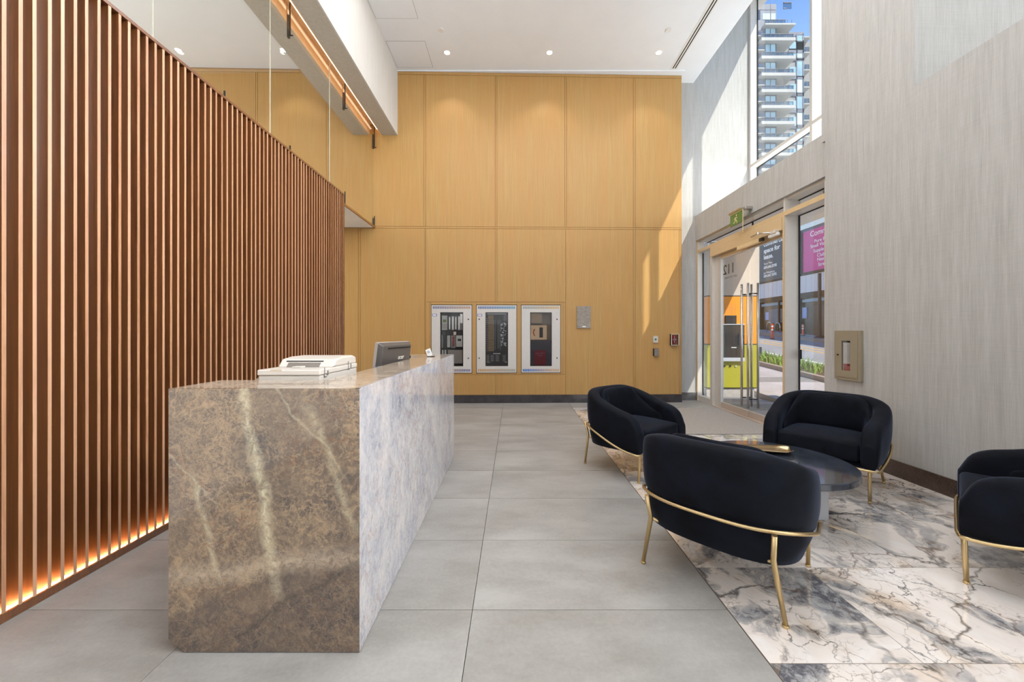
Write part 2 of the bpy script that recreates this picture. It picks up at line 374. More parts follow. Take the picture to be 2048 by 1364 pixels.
n.set(base=n.ramp(f, [(.4, rgb(86, 80, 76)), (.62, rgb(168, 158, 148))]), rough=.9); M['aggregate'] = n.m
n = NB('slate_tabletop'); c = n.coord(); f = n.noise(c, 5, 5, .65, .6)
n.set(base=n.ramp(f, [(.35, rgb(38, 42, 50)), (.7, rgb(62, 68, 80))]), rough=.10, spec=.6, coat=.3, coatr=.04); M['table'] = n.m

# ================================================================== room constants
YB = 7.03; CEIL = 6.15; YC = 7.36; XR = 3.48; XL = 3.55; LOW = 3.245
def wy(x): return YB + .022*(x+1)           # the panelled wall is very slightly out of square
# ------------------------------------------------------------------ floors
def tiles(name, rects, m, gap, zt=0.0, th=.02):
    bm = bmesh.new(); ly = bm.verts.layers.float_color.new('tile'); rnd = random.Random(3)
    for (x0, x1, y0, y1) in rects:
        vs, _ = boxbm(bm, x0+gap/2, x1-gap/2, y0+gap/2, y1-gap/2, zt-th, zt)
        c = (rnd.uniform(0, 40), rnd.uniform(0, 40), rnd.uniform(0, 40), 1)
        for v in vs: v[ly] = c
    return struct(finish(name, bm, m))
XM = 1.012
struct(box('floor_slab', -8.6, 3.75, -4.2, 7.6, -.16, -.012, M['grout']))
rects = []
ys = [1.792+.602*k for k in range(-10, 11)]
xs = [-.196+1.205*k for k in range(-7, 3)]
for j in range(len(ys)-1):
    y0, y1 = ys[j], min(ys[j+1], 7.4)
    if y0 > 7.35: continue
    for i in range(len(xs)-1):
        x0, x1 = xs[i], xs[i+1]
        if x0 >= XM-.01: continue
        rects.append((x0, min(x1, XM-.002), y0, y1))
tiles('floor', rects, M['grey'], .0032)
rects = [(XM, 2.2, 6.62, 7.38), (2.2, 3.4, 6.62, 7.38), (3.4, 3.56, 6.62, 7.38)]
tiles('floor_rear_strip', rects, M['grey'], .003)
rects = []
for r in range(-9, 9):
    y0 = 1.502+.6135*r; y1 = y0+.6135
    if y0 > 6.6: continue
    y1 = min(y1, 6.62)
    off = .61 if r % 2 == 0 else 0
    x = XM - (1.2225-off) if off else XM
    k = 0
    xe = XM
    cuts = [XM] + [XM+off+1.2225*i for i in range(0 if off else 1, 3)]
    cuts = [c for c in cuts if c < 3.5]+[3.56]
    for a, b in zip(cuts[:-1], cuts[1:]):
        if b-a > .02: rects.append((a, b, y0, y1))
tiles('floor_marble', rects, M['marble'], .0034)
struct(box('floor_grout_marble', XM, 3.56, -4.2, 6.62, -.0125, -.0012, M['mgrout']))
struct(box('trim_2', XM-.0025, XM+.0015, -4.2, 6.62, -.01, .0004, M['mgrout']))
mat = box('entrance_mat', 1.85, 3.50, 4.87, 6.55, .0005, .010, M['mat'], bevel=.002)
tag(mat, 'flat grey entrance mat on the floor inside the glass doors', 'mat')
# ------------------------------------------------------------------ back wall (oak panels with reveals)
def panel_wall():
    bm = bmesh.new()
    g = .0034
    up = [-8.6, -7.27, -5.99, -4.71, -3.43, -1.648, -.333, .963, 2.25, 3.148]
    def pan(x0, x1, z0, z1, hole=None):
        y0a, y0b = wy(x0)-.0, wy(x1)
        rs = [(x0, x1, z0, z1)]
        for (a, b, c, d) in rs:
            a += g; b -= g; c += g; d -= g
            v = [bm.verts.new(p) for p in ((a, wy(a), c), (b, wy(b), c), (b, wy(b)+.02, c), (a, wy(a)+.02, c), (a, wy(a), d), (b, wy(b), d), (b, wy(b)+.02, d), (a, wy(a)+.02, d))]
            for q in ((3,2,1,0),(4,5,6,7),(0,1,5,4),(1,2,6,5),(2,3,7,6),(3,0,4,7)): bm.faces.new([v[i] for i in q])
    s = .017
    def row(js, z0, z1):
        # panels between joints; each joint is a narrow strip with a fine dark line either side
        for i in range(len(js)-1):
            a, b = js[i], js[i+1]
            pan(a+(s if i else 0), b-(s if i < len(js)-2 else 0), z0, z1)
            if i < len(js)-2: pan(b-s, b+s, z0, z1)
    ZJ = 3.254
    row(up, ZJ+.017, CEIL-.075)
    pan(-8.6, 3.148, CEIL-.075, CEIL-.02)
    pan(-8.6, 3.148, ZJ-.017, ZJ+.017)
    low = [-8.6, -7.0, -5.6, -4.2, -2.85, -1.648, -.333, .963, 2.25, 3.115, 3.148]
    # the cabinets sit in a framed field between x=-1.56 and .91
    fx0, fx1, fz0, fz1 = -1.555, .915, .525, 1.875
    L1 = [j for j in low if j <= -1.648]
    row(L1, .15, ZJ-.017)
    R1 = [j for j in low if j >= .963]
    row([.963-0]+R1[1:], .15, ZJ-.017)
    pan(-1.648, -1.648+s, .15, ZJ-.017)
    for (a, b) in ((-1.648+s, -.333-s), (-.333+s, .963)):
        pan(a, b, fz1, ZJ-.017); pan(a, b, .15, fz0)
    pan(-.333-s, -.333+s, fz1, ZJ-.017); pan(-.333-s, -.333+s, .15, fz0)
    pan(-1.648+s, fx0, fz0, fz1); pan(fx1, .963, fz0, fz1)
    # rails and stiles of the framed field; openings hold the cabinets
    ops = OPEN
    xs_ = [fx0]+[v for o in ops for v in (o[0], o[1])]+[fx1]
    for i in range(0, len(xs_), 2): pan(xs_[i]-g, xs_[i+1]+g, fz0, fz1)
    for (a, b) in ops: pan(a, b, fz0, .555); pan(a, b, 1.825, fz1)
    return bm
OPEN = [(-1.535, -.775), (-.700, .055), (.130, .870)]
struct(finish('wall_back', panel_wall(), M['veneer']))
bm = bmesh.new()
def slantbox(bm, x0, x1, dy0, dy1, z0, z1, mi=0):
    v = [bm.verts.new(p) for p in ((x0,wy(x0)+dy0,z0),(x1,wy(x1)+dy0,z0),(x1,wy(x1)+dy1,z0),(x0,wy(x0)+dy1,z0),(x0,wy(x0)+dy0,z1),(x1,wy(x1)+dy0,z1),(x1,wy(x1)+dy1,z1),(x0,wy(x0)+dy1,z1))]
    for q in ((3,2,1,0),(4,5,6,7),(0,1,5,4),(1,2,6,5),(2,3,7,6),(3,0,4,7)): bm.faces.new([v[i] for i in q]).material_index = mi
for a, b, c, d in ((-8.6, -1.535, 0, CEIL+.1), (-1.535, .87, 0, .555), (-1.535, .87, 1.825, CEIL+.1), (-.775, -.70, .555, 1.825), (.055, .13, .555, 1.825), (.87, 3.146, 0, CEIL+.1)):
    slantbox(bm, a, b, .006, .12, c, d)
slantbox(bm, -8.6, 3.146, .24, .30, 0, CEIL+.1)
M['reveal'] = simple('oak_reveal', rgb(150, 106, 56), .6)
struct(finish('wall_back_core', bm, M['reveal']))
bm = bmesh.new(); slantbox(bm, -8.6, 3.150, -.004, .03, 0, .150)
struct(finish('baseboard_back', bm, M['base_dark']))
# return of the oak wall and the grey end wall behind it
struct(box('wall_back_return', 3.120, 3.148, 7.13, 7.5, 0, CEIL, M['veneer']))
struct(box('wall_end_lower', 3.10, XL, YC, YC+.25, 0, 3.57, M['cloth']))
struct(box('baseboard_end', 3.14, XL, YC-.018, YC, 0, .150, M['base_grey']))
struct(box('wall_end_upper', 3.10, 4.715, YC, YC+.25, 3.57, 7.95, M['cloth']))
# ------------------------------------------------------------------ ceiling
struct(box('ceiling', -8.6, XR, -4.2, 7.45, CEIL, CEIL+.2, M['ceiling']))
struct(box('trim_3', -8.6, 3.15, 7.0, 7.2, CEIL-.016, CEIL, M['ceiling']))
struct(box('ceiling_low', -8.6, -2.57, -4.2, 7.0, LOW, LOW+.018, M['whitepaint']))
struct(box('trim_4', -2.575, -2.555, -4.2, 7.0, LOW-.012, LOW+.020, M['reveal']))
# ------------------------------------------------------------------ beam with light slot
BX0, BX1, BZ = -2.963, -2.148, 4.95
SX0, SX1 = -2.667, -2.435
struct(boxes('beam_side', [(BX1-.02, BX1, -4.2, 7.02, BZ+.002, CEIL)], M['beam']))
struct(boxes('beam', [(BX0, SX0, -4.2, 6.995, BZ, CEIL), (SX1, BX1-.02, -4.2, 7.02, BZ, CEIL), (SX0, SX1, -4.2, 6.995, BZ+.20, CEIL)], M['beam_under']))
struct(boxes('beam_slot_lining', [(SX0, SX0+.012, -4.2, 6.99, BZ-.003, BZ+.20), (SX1-.012, SX1, -4.2, 7.0, BZ-.003, BZ+.20), (SX0+.012, SX1-.012, -4.2, 6.99, BZ+.19, BZ+.20)], M['slot_wood']))
ll = empty('linear_lamp', (-2.515, 0, BZ+.10))
tag(ll, 'warm linear lamp running in the slot under the beam', 'lamp')
box('diffuser', -.010, .010, -4.1, 6.98, -.004, .012, M['slotled'], ll)
box('housing', -.014, .014, -4.1, 6.98, .0125, .03, M['whitepaint'], ll)
# ------------------------------------------------------------------ left side
struct(box('wall_left', -2.56, -2.372, -4.2, 5.13, 0, 3.18, M['whitepaint']))
struct(box('wall_far_left', -8.6, -8.4, -4.2, 7.0, 0, CEIL, M['whitepaint']))
struct(box('wall_front_left', -8.4, -2.56, -4.2, -4.0, 0, CEIL, M['whitepaint']))
struct(box('wall_front', -2.56, 4.9, -4.2, -4.0, 0, 8.0, M['cloth']))
# glass partition standing over the slatted screen
GX = -2.572
yy = [-2.5, -1.2, .1, 1.40, 2.70, 4.00, 5.29, 6.975]
labels = {3: 'tall clear glass pane over the slatted screen, nearest the camera', 4: 'tall clear glass pane over the middle of the slatted screen',
          5: 'clear glass pane above the far end of the slatted screen', 6: 'last clear glass pane, meeting the oak wall beyond the screen'}
for i in (3, 4, 5, 6):
    a, b = yy[i], yy[i+1]
    t = empty('glass_partition', (GX, a, LOW+.01))
    tag(t, labels[i], 'glass pane', 'glass panes standing above the slatted screen')
    box('pane', -.004, .004, .003, b-a-.003, 0, 1.84 if True else 0, M['glass_p'], t)
    box('edge', -.0042, .0042, .0, .0028, 0, 1.84, simple('pane_edge', rgb(196, 192, 172), .3) if i == 3 else bpy.data.materials['pane_edge'], t)
    clips = {3: [(1.57, 0), (1.57, 1)], 4: [(1.63, 0), (1.63, 1)], 5: [(.33+.0, 0), (.33, 1)], 6: [(.45, 0), (.45, 1), (1.66, 0), (1.66, 1)]}[i]
    for (cy, top) in clips:
        if cy > b-a: cy = (b-a)*.5
        z0 = 1.84-.40 if top else .0
        ln = .26
        cl = boxes('glass_clip', [(.007, .022, cy, cy+.006, z0, z0+ln+.12), (.007, .05, cy, cy+.006, z0, z0+.012), (-.03, -.007, cy+.02, cy+.045, z0 if top else z0, z0+ln)] if top else
                   [(.007, .022, cy, cy+.006, z0, z0+.19), (-.03, -.007, cy+.03, cy+.045, z0, z0+.16)], M['dark_metal'] if not top else M['dark_metal'], t)
# ------------------------------------------------------------------ slatted screen
t = empty('slatted_screen', (-2.30, 0, 0))
tag(t, 'long screen of upright dark walnut slats with warm light at its foot', 'screen')
Y0, Y1, TOPZ = .62, 5.13, 3.18
D = .058
rail = boxes('bottom_rail', [(-D-.02, 0, Y0, Y1, 0, .012), (-.016, 0, Y0, Y1, .012, .042), (-D-.02, -D-.002, Y0, Y1, .012, .036)], M['slat'], t, bevel=.002)
boxes('top_rail', [(-D-.004, .002, Y0, Y1+.016, TOPZ-.012, TOPZ+.010)], M['slat'], t, bevel=.001)
boxes('back_board', [(-D-.012, -D-.001, Y0, Y1, .036, TOPZ-.012)], M['slat'], t)
boxes('end_post', [(-D-.012, .002, Y1, Y1+.016, 0, TOPZ-.012)], M['slat'], t)
box('led_strip', -D+.006, -D+.022, Y0+.01, Y1-.01, .0125, .018, M['led'], t)
w = .0155
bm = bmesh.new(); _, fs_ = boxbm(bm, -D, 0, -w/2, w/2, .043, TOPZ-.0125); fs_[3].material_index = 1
s0 = finish('slat', bm, [M['slat'], M['slat_lit']], t); s0.location = (0, 0, 0)
k = 0; rr = random.Random(11)
y = 1.712-.0556*19
while y < Y1-.02:
    s = s0 if k == 0 else s0.copy()
    if k: COL.objects.link(s); s.parent = t
    s.location = (rr.uniform(-.0015, 0), y+rr.uniform(-.002, .002), 0)
    s.rotation_euler = (rr.uniform(-.0007, .0007), 0, rr.uniform(-.03, .03))
    y += .0556; k += 1
# ------------------------------------------------------------------ right wall
struct(boxes('wall_right', [(XR, 3.74, .8, 4.246, 0, 3.4549), (XR, XL-.031, 3.8505, 4.295, 3.4551, 3.5295), (XR, 3.74, -4.0, -2.8, 0, 3.4549), (XR, 3.74, -2.8, .8, 3.25, 3.4549), (XR, 3.74, -2.8, .8, 0, .2)], M['cloth']))
struct(boxes('fill_lamp_frame', [(XR+.02, 3.66, -2.8, -2.74, .2, 3.25), (XR+.02, 3.66, .74, .8, .2, 3.25), (XR+.02, 3.66, -1.03, -.97, .2, 3.25), (XR+.02, 3.66, -2.74, .74, .2, .26), (XR+.02, 3.66, -2.74, .74, 3.19, 3.25)], M['frame']))  # added frame round the side fill lamp; this window is made up
struct(box('wall_fill_lamp_backing', 3.70, 3.74, -2.8, .8, .2, 3.25, M['whitepaint']))  # closes the opening added for the side fill lamp
struct(box('wall_right_upper', XR, 4.70, 3.30, 3.85, 3.455, 7.95, M['cloth']))
struct(box('wall_right_pier', XR, 3.74, 3.8505, 4.295, 3.53, 7.95, M['cloth']))
struct(box('baseboard_right', XR-.014, XR, -4.0, 4.246, 0, .146, M['base_brown'], bevel=.002))
# near bay (lit by an area lamp in place of its glazing)
struct(box('floor_bay_near', 3.742, 4.95, -4.0, 3.30, 3.33, 3.455, M['whitepaint']))
struct(box('ceiling_bay_near', XR, 4.95, -4.0, 3.30, 7.8, 7.95, M['ceiling']))
struct(box('wall_bay_sun_block', 4.75, 4.9, -4.0, 3.30, 3.455, 7.8, M['whitepaint']))  # unseen outer wall, closed off to keep direct sun out
# bulkhead above the ceiling line so that the bays are closed
struct(box('wall_bulkhead', XR-.2, XR-.02, -4.0, 7.36, CEIL+.2, 8.1, M['ceiling']))
# lintel over the doors and the far window bay
struct(box('lintel', XL-.03, 3.74, 3.851, YC, 3.08, 3.57, M['cloth']))
struct(box('floor_bay', 3.74, 4.76, 3.85, YC, 3.08, 3.56, M['whitepaint']))
struct(box('ceiling_bay', XR-.02, 4.9, 3.30, YC, 7.8, 7.95, M['ceiling']))
# window of the far bay
def window_bay():
    a, b = 4.556, 4.70
    z0, z1 = 3.57, 7.80
    w_ = empty('window_1', (0, 0, 0)); struct(w_)
    bars = [(a, b, YC-.05, YC, z0, z1), (a, b, 5.80, 5.85, z0, z1), (a, b, 4.22, 4.276, z0, z1),
            (a, b, 3.85, 4.22, 7.72, z1), (a, b, 4.276, 5.80, 7.72, z1), (a, b, 5.85, YC-.05, 7.72, z1),
            (a, b, 3.85, 4.22, 4.485, 4.54), (a, b, 4.276, 5.80, 4.485, 4.54), (a, b, 5.85, YC-.05, 4.485, 4.54),
            (a, b, 3.85, 5.80, z0, z0+.035), (a, b, 5.85, YC-.05, z0, z0+.035)]
    boxes('window_frame', bars, M['frame'], w_)
    boxes('gasket', [(b-.02, b-.008, YC-.065, YC-.05, z0, 7.72), (b-.02, b-.008, 5.85, YC-.05, 7.70, 7.72), (b-.02, b-.008, 5.85, YC-.065, 4.475, 4.485)], M['gasket'], w_)
    boxes('pane', [(b-.014, b-.008, 5.85, YC-.06, 4.54, 7.71), (b-.014, b-.008, 4.276, 5.80, 4.54, 7.72), (b-.014, b-.008, 3.85, 4.22, 4.54, 7.72), (b-.014, b-.008, 5.85, YC-.06, z0+.035, 4.475), (b-.014, b-.008, 4.276, 5.80, z0+.035, 4.485)], M['glass'], w_)
    boxes('sunshade', [(b, 4.90, 3.85, YC+.2, 7.74, 7.80)], M['frame'], w_)
window_bay()
# ------------------------------------------------------------------ entrance: frame, side lights, doors
GXs = 3.735                                    # glass plane of side lights and transom
fr = empty('door_1', (0, 0, 0)); struct(fr)
boxes('door_frame', [
    (XL, 3.67, YC-.035, YC, 0, 3.08), (XL, 3.67, 6.80, 6.87, 0, 2.84), (XL, GXs+.015, 4.97, 5.00, 0, 3.08),
    (XL, GXs+.015, 4.246, 4.34, 0, 3.08), (XL+.02, GXs+.015, 4.34, YC-.035, 3.045, 3.08),
    (XL+.004, GXs+.015, 4.34, 4.97, 2.84, 2.90), (XL+.004, GXs+.015, 5.00, YC-.035, 2.84, 2.90),
    (XL+.01, GXs+.015, 4.34, 4.97, 0, .10), (XL+.01, 3.67, 6.87, YC-.035, 0, .10)], M['frame'], fr)
boxes('door_frame_front', [(XL-.012, XL, YC-.035, YC, 0, 3.08), (XL-.012, XL, 4.97, 5.0, 0, 2.90), (XL-.012, XL, 4.246, 4.29, 0, 3.08),
    (XL-.008, XL+.004, 4.29, YC-.035, 2.84, 2.90), (XL-.008, XL+.004, 6.0, YC-.035, 3.066, 3.08)], M['champ'], fr)  # warm oak reflection painted on the frame's front faces
boxes('gasket', [(GXs-.012, GXs+.002, 4.955, 4.97, .10, 2.84), (3.64, 3.652, 7.305, YC-.035, .10, 2.84), (GXs-.012, GXs+.002, 4.34, YC-.035, 3.035, 3.045), (GXs-.012, GXs+.002, 5.92, 5.94, 2.90, 3.035),
    (GXs-.012, GXs+.002, 4.34, 4.955, 2.83, 2.84)], M['gasket'], fr)
boxes('pane', [(GXs-.008, GXs-.002, 4.34, 4.955, .10, 2.83), (3.648, 3.654, 6.87, YC-.036, .10, 2.84), (GXs-.008, GXs-.002, 4.34, YC-.05, 2.90, 3.035)], M['glass'], fr)
box('header_panel', XL-.012, GXs, 5.00, 6.80, 2.66, 2.84, M['champ'], fr)
DX = 3.60
def leaf(y0, y1, hy):
    # y0<y1 ; one glass leaf with rails and a pair of long pull bars
    l = box('door_leaf', DX+.012, DX+.024, y0+.004, y1-.004, .105, 2.585, M['glass'], fr)
    boxes('door_rail', [(DX, DX+.045, y0+.003, y1-.003, .012, .105)], M['champ_s'], l, bevel=.002)
    boxes('top_rail', [(DX, DX+.032, y0+.003, y1-.003, 2.597, 2.655)], M['champ'], l, bevel=.002)
    boxes('trim_strip', [(DX-.002, DX+.033, y0+.003, y1-.003, 2.585, 2.597)], M['frame'], l)
    for sx in (-1, 1):
        X = DX+.018+sx*.075
        bm = bmesh.new(); tube(bm, [(X, hy, .16), (X, hy, 2.06)], .0165, 16)
        hb = finish('pull_bar', bm, M['steel'], l)
        for z in (.30, 1.90):
            cylo('standoff', (DX+.018+sx*.0355, hy, z), .010, .055, M['dark_metal'], hb, axis='X', n=14)
    return l
M['champ_s'] = m_brushed('satin_door_rail', rgb(206, 190, 176), .4, .25)
leaf(5.83, 6.60, 5.905); leaf(5.00, 5.825, 5.745)
boxes('door_stile', [(DX, DX+.045, 6.605, 6.66, .0, 2.655), (DX, DX+.045, 6.668, 6.798, .0, 2.655)], M['frame'], fr)
boxes('floor_sill', [(XL-.01, DX-.002, 5.001, 6.80, 0, .012)], M['champ_s'], fr)
op = box('door_operator', XL-.035, XL-.013, 5.00, 6.80, 2.66, 2.825, M['champ'], fr, bevel=.004)
# small fittings on the header
o = boxes('motion_sensor', [(XL-.06, XL-.013, 5.42, 5.95, 2.60, 2.655)], M['champ_l'], None, bevel=.004)
o.location = (0, 0, 0); tag(o, 'long beige motion sensor bar under the door header', 'sensor')
sm = boxes('sensor_end', [(XL-.055, XL-.014, 5.36, 5.42, 2.605, 2.65)], M['dark_metal'], o)
arm = empty('door_closer_arm', (XL-.07, 5.35, 2.70))
tag(arm, 'folded silver door closer arm fixed under the door header', 'door closer')
bm = bmesh.new(); tube(bm, [(0, .22, .01), (-.05, -.02, .0), (.02, -.22, -.04)], .011, 10); finish('arm', bm, M['steel'], arm)
cylo('pivot', (-.05, -.02, 0), .02, .03, M['steel'], arm); box('shoe', -.005, .05, -.30, -.20, -.06, -.02, M['frame'], arm, bevel=.004)
o = box('ceiling_sensor', XL-.06, XL-.013, 5.04, 5.22, 2.605, 2.645, M['whitepaint'], bevel=.008); tag(o, 'small white sensor under the near end of the door header', 'sensor')
# lettering on the door glass, painted to be read from the street
glt = simple('bronze_lettering', rgb(70, 54, 40), .5)
t112 = text('door_number', '112', (DX+.026, 6.23, 2.305), '+X', .235, glt, None, ext=.0005, bold=.002)
tag(t112, 'bronze street number 112 on the left door leaf', 'lettering')
s_ = text('street_name', 'EAST 13TH STREET', (DX+.026, 6.17, 2.225), '+X', .046, simple('faint_lettering', rgb(122, 106, 96), .5), None, ext=.0005)
tag(s_, 'small faint street name lettering under the door number', 'lettering')
# ------------------------------------------------------------------ exit sign
t = empty('exit_sign', (3.38, 5.765, 2.95))
tag(t, 'green running man exit sign on a bracket above the doors', 'exit sign')
gm = simple('green_sign', rgb(96, 128, 66), .35); cm = simple('cream_sign', rgb(224, 214, 160), .4)
box('panel', -.008, .008, -.155, .155, 0, .185, gm, t, bevel=.002)
box('sign_edge', -.009, .009, -.155, .155, .172, .186, cm, t)
box('mounting_rail', -.03, .03, -.165, .165, .187, .215, M['steel'], t, bevel=.004)
box('bracket', .03, .14, -.175, -.08, .185, .225, M['steel'], t, bevel=.006)
box('clear_plate', -.004, .004, -.163, -.157, -.16, .187, M['champ_l'], t)
bm = bmesh.new()                                # running figure
def q(x, z): return (-.010, -x, z)
def strip(a, b, w_):
    A, B = Vector((a[0], a[1])), Vector((b[0], b[1])); d = (B-A).normalized(); nn = Vector((-d.y, d.x))*w_/2
    bm.faces.new([bm.verts.new(q(*(A+nn))), bm.verts.new(q(*(B+nn))), bm.verts.new(q(*(B-nn))), bm.verts.new(q(*(A-nn)))])
strip((.0, .115), (-.01, .07), .028); strip((-.01, .07), (.03, .045), .017); strip((.03, .045), (.025, .012), .015)
strip((-.01, .072), (-.03, .04), .017); strip((-.03, .04), (-.065, .035), .014); strip((.0, .112), (.04, .095), .012); strip((.0, .112), (-.04, .10), .012); strip((-.04, .10), (-.045, .075), .011)
vs = [bm.verts.new(q(.012+.015*math.cos(a*PI/6), .138+.015*math.sin(a*PI/6))) for a in range(12)]; bm.faces.new(vs)
finish('running_figure', bm, cm, t)

# ------------------------------------------------------------------ ceiling fittings
def rl(x, y, lab):
    t = empty('recessed_light', (x, y, CEIL)); tag(t, lab, 'ceiling light', 'recessed ceiling lights')
    bm = bmesh.new(); n_ = 28
    for r0, r1, z0, z1 in ((.048, .066, -.004, -.002),):
        a = [bm.verts.new((r0*math.cos(2*PI*k/n_), r0*math.sin(2*PI*k/n_), z0-.001)) for k in range(n_)]
        b = [bm.verts.new((r1*math.cos(2*PI*k/n_), r1*math.sin(2*PI*k/n_), z1+.001)) for k in range(n_)]
        for k in range(n_): bm.faces.new([a[k], a[(k+1) % n_], b[(k+1) % n_], b[k]])
    finish('trim_ring', bm, M['whitepaint'], t, smooth=True)
    cylo('lens', (0, 0, -.003), .047, .004, M['lamp'], t)
    d = bpy.data.lights.new('downlight', 'SPOT'); d.energy = 20; d.spot_size = math.radians(95); d.spot_blend = .5; d.shadow_soft_size = .05; d.color = (1, .93, .84)
    lo = bpy.data.objects.new('downlight', d); COL.objects.link(lo); lo.location = (x, y, CEIL-.02)
rl(-1.158, 6.56, 'round recessed ceiling light nearest the right side of the beam')
rl(.613, 6.56, 'round recessed ceiling light in the middle of the white ceiling')
rl(2.50, 6.56, 'round recessed ceiling light beside the slot air diffuser')
rl(-5.75, 6.50, 'round recessed ceiling light seen left of the beam through the glass')
rl(-3.95, 6.50, 'round recessed ceiling light half hidden behind the beam left edge')
for x, lab in ((-1.168, 'white concealed sprinkler cap near the ceiling access panels'), (2.47, 'white concealed sprinkler cap near the slot air diffuser')):
    tag(cylo('sprinkler_cover', (x, 6.07, CEIL-.005), .045, .010, M['whitepaint'], bevel=.002), lab, 'sprinkler cap', 'ceiling sprinkler caps')
t = empty('air_diffuser', (2.93, 0, CEIL)); tag(t, 'long linear slot air diffuser in the ceiling beside the window bay', 'air vent')
boxes('frame', [(-.062, .062, .5, 6.98, -.004, -.0002)], M['whitepaint'], t)
boxes('slot', [(-.030, -.012, .5, 6.95, -.006, -.0035), (.012, .030, .5, 6.95, -.006, -.0035)], M['gasket'], t)
ag = simple('panel_gap', rgb(150, 148, 146), .8)
for (y0, y1, lab) in ((6.30, 6.93, 'square white ceiling access panel closest to the oak wall'), (4.9, 5.85, 'larger white ceiling access panel next to the beam')):
    t = empty('access_panel', (-1.80, y0, CEIL)); tag(t, lab, 'access panel', 'ceiling access panels')
    box('gap', -.33, .322, 0, y1-y0, -.0012, -.0002, ag, t); box('cover', -.325, .317, .006, y1-y0-.006, -.003, -.0014, M['ceiling'], t)

# ------------------------------------------------------------------ reception desk
t = empty('reception_desk', (-1.02, 2.77, 0)); tag(t, 'reception desk clad in veined stone slabs, shade and light painted into their tones', 'desk')
def Lc(x, y, z=0): return (x+1.02, y-2.77, z)
X0, X1, Y0d, Y1d, H = -1.412, -.631, 1.551, 3.99, 1.081
th = .02
# chipped lower left corner of the end slab
pts = [(X0, Y0d, .058), (X0+.012, Y0d, .044), (X0+.036, Y0d, .028), (X0+.062, Y0d, .004), (X1-.0006, Y0d, .004), (X1-.0006, Y0d, H), (X0, Y0d, H)]
poly('end_panel', [Lc(*p) for p in pts], (0, th, 0), M['stone_shaded'], t)
def bx(name, x0, x1, y0, y1, z0, z1, m, bevel=0): return box(name, x0+1.02, x1+1.02, y0-2.77, y1-2.77, z0, z1, m, t, bevel=bevel)
bx('side_panel', X1-th, X1, Y0d+.0006, Y1d, .004, H, M['stone_lit'], .0012)
bx('far_panel', X0, X1-th-.001, Y1d-th, Y1d, .004, H, M['stone_lit'])
c = .28
for (a, b, d_, e_) in ((X0, X1-th-.0005, Y0d+th+.0005, Y0d+c), (X1-c, X1-th-.0005, Y0d+c+.0005, Y1d-c-.0005), (X0+.15, X1-th-.0005, Y1d-c, Y1d-th-.0005)):
    bx('counter_top', a, b, d_, e_, H-.03, H-.0004, M['stone_top'])
bx('inner_panel', X1-c, X1-c+.018, Y0d+c, Y1d-c, 0.02, H-.03, M['dark_metal'])
bx('inner_panel', X0, X1-c, Y0d+c-.018, Y0d+c, 0.02, H-.03, M['dark_metal'])
bx('inner_panel', X0+.15, X1-c, Y1d-c, Y1d-c+.018, 0.0, H-.03, M['black'])
bx('inner_panel', X0+.005, X0+.025, Y0d+th+.03, Y0d+c-.02, 0.0, H-.03, M['dark_metal'])
bx('work_surface', X0+.02, X1-c-.001, Y0d+c+.001, Y1d-c-.001, .72, .75, M['slat'])
# ------------------------------------------------------------------ printer
t = empty('printer', (-1.115, 2.05, .751)); tag(t, 'white multifunction printer with scanner lid behind the desk counter', 'printer')
hh = .30
pr = box('body', -.128, .172, -.205, .225, 0, .349, M['plastic'], t, bevel=.004, seg=2)
# side tray shoulder
poly('side_shoulder', [(-.128, -.19, .25), (-.128, -.19, .345), (-.200, -.19, .30), (-.200, -.19, .25)], (0, .36, 0), M['plastic_b'], t, bevel=.004)
box('scanner_lid', -.131, .175, -.212, .225, .3505, .378, M['plastic'], t, bevel=.006, seg=3)
# document feeder: a wedge-shaped hump with a paper slot
bm = bmesh.new()
prof = [(-.075, .378), (-.035, .418), (.04, .427), (.17, .427), (.215, .416), (.222, .378)]
L = [bm.verts.new((-.118, y_, z_)) for y_, z_ in prof]; R = [bm.verts.new((.172, y_, z_)) for y_, z_ in prof]
bm.faces.new(L); bm.faces.new(list(reversed(R)))
for i in range(len(prof)): j = (i+1) % len(prof); bm.faces.new([L[i], R[i], R[j], L[j]])
adf = finish('document_feeder', bm, M['plastic'], t, bevel=.01, seg=3)
sl_ = math.atan2(.04, .04)
boxes('paper_slot', [(-.085, .110, -.0015, .0015, .040, .047)], M['black'], adf, loc=(0, -.077, .376), rot=(-(PI/2-sl_), 0, 0))
boxes('paper_tray_recess', [(-.070, .100, -.0015, .0012, .004, .034)], simple('recess_grey', rgb(120, 112, 104), .6), adf, loc=(0, -.077, .376), rot=(-(PI/2-sl_), 0, 0))
box('paper_stop', -.02, .03, -.115, -.07, .3785, .385, M['plastic'], t, bevel=.003)
box('lid_notch', -.065, -.01, -.2135, -.205, .3725, .3795, M['plastic_b'], t)
for (y_, z_) in ((-.17, .36), (.10, .372)):
    boxes('hinge_mark', [(.1752, .1765, y_, y_+.006, z_-.02, z_+.025), (.1752, .1765, y_, y_+.022, z_-.024, z_-.018), (.1752, .1765, y_+.03, y_+.042, z_-.016, z_+.008)], simple('grey_print', rgb(120, 118, 116), .5), t)
# ------------------------------------------------------------------ monitor
A = Vector((-1.075, 2.86)); B_ = Vector((-.965, 3.31)); mid = (A+B_)/2; d2 = (B_-A); ang = math.atan2(d2.y, d2.x)
t = empty('computer_monitor', (mid.x, mid.y, .751), ang)
tag(t, 'grey computer monitor on the desk, its back turned to the lobby', 'monitor')
Wm = d2.length/2
tilt = empty_rot = None
def mtilt(o): o.rotation_euler = (math.radians(8), 0, 0); o.location = (0, 0, .14); return o
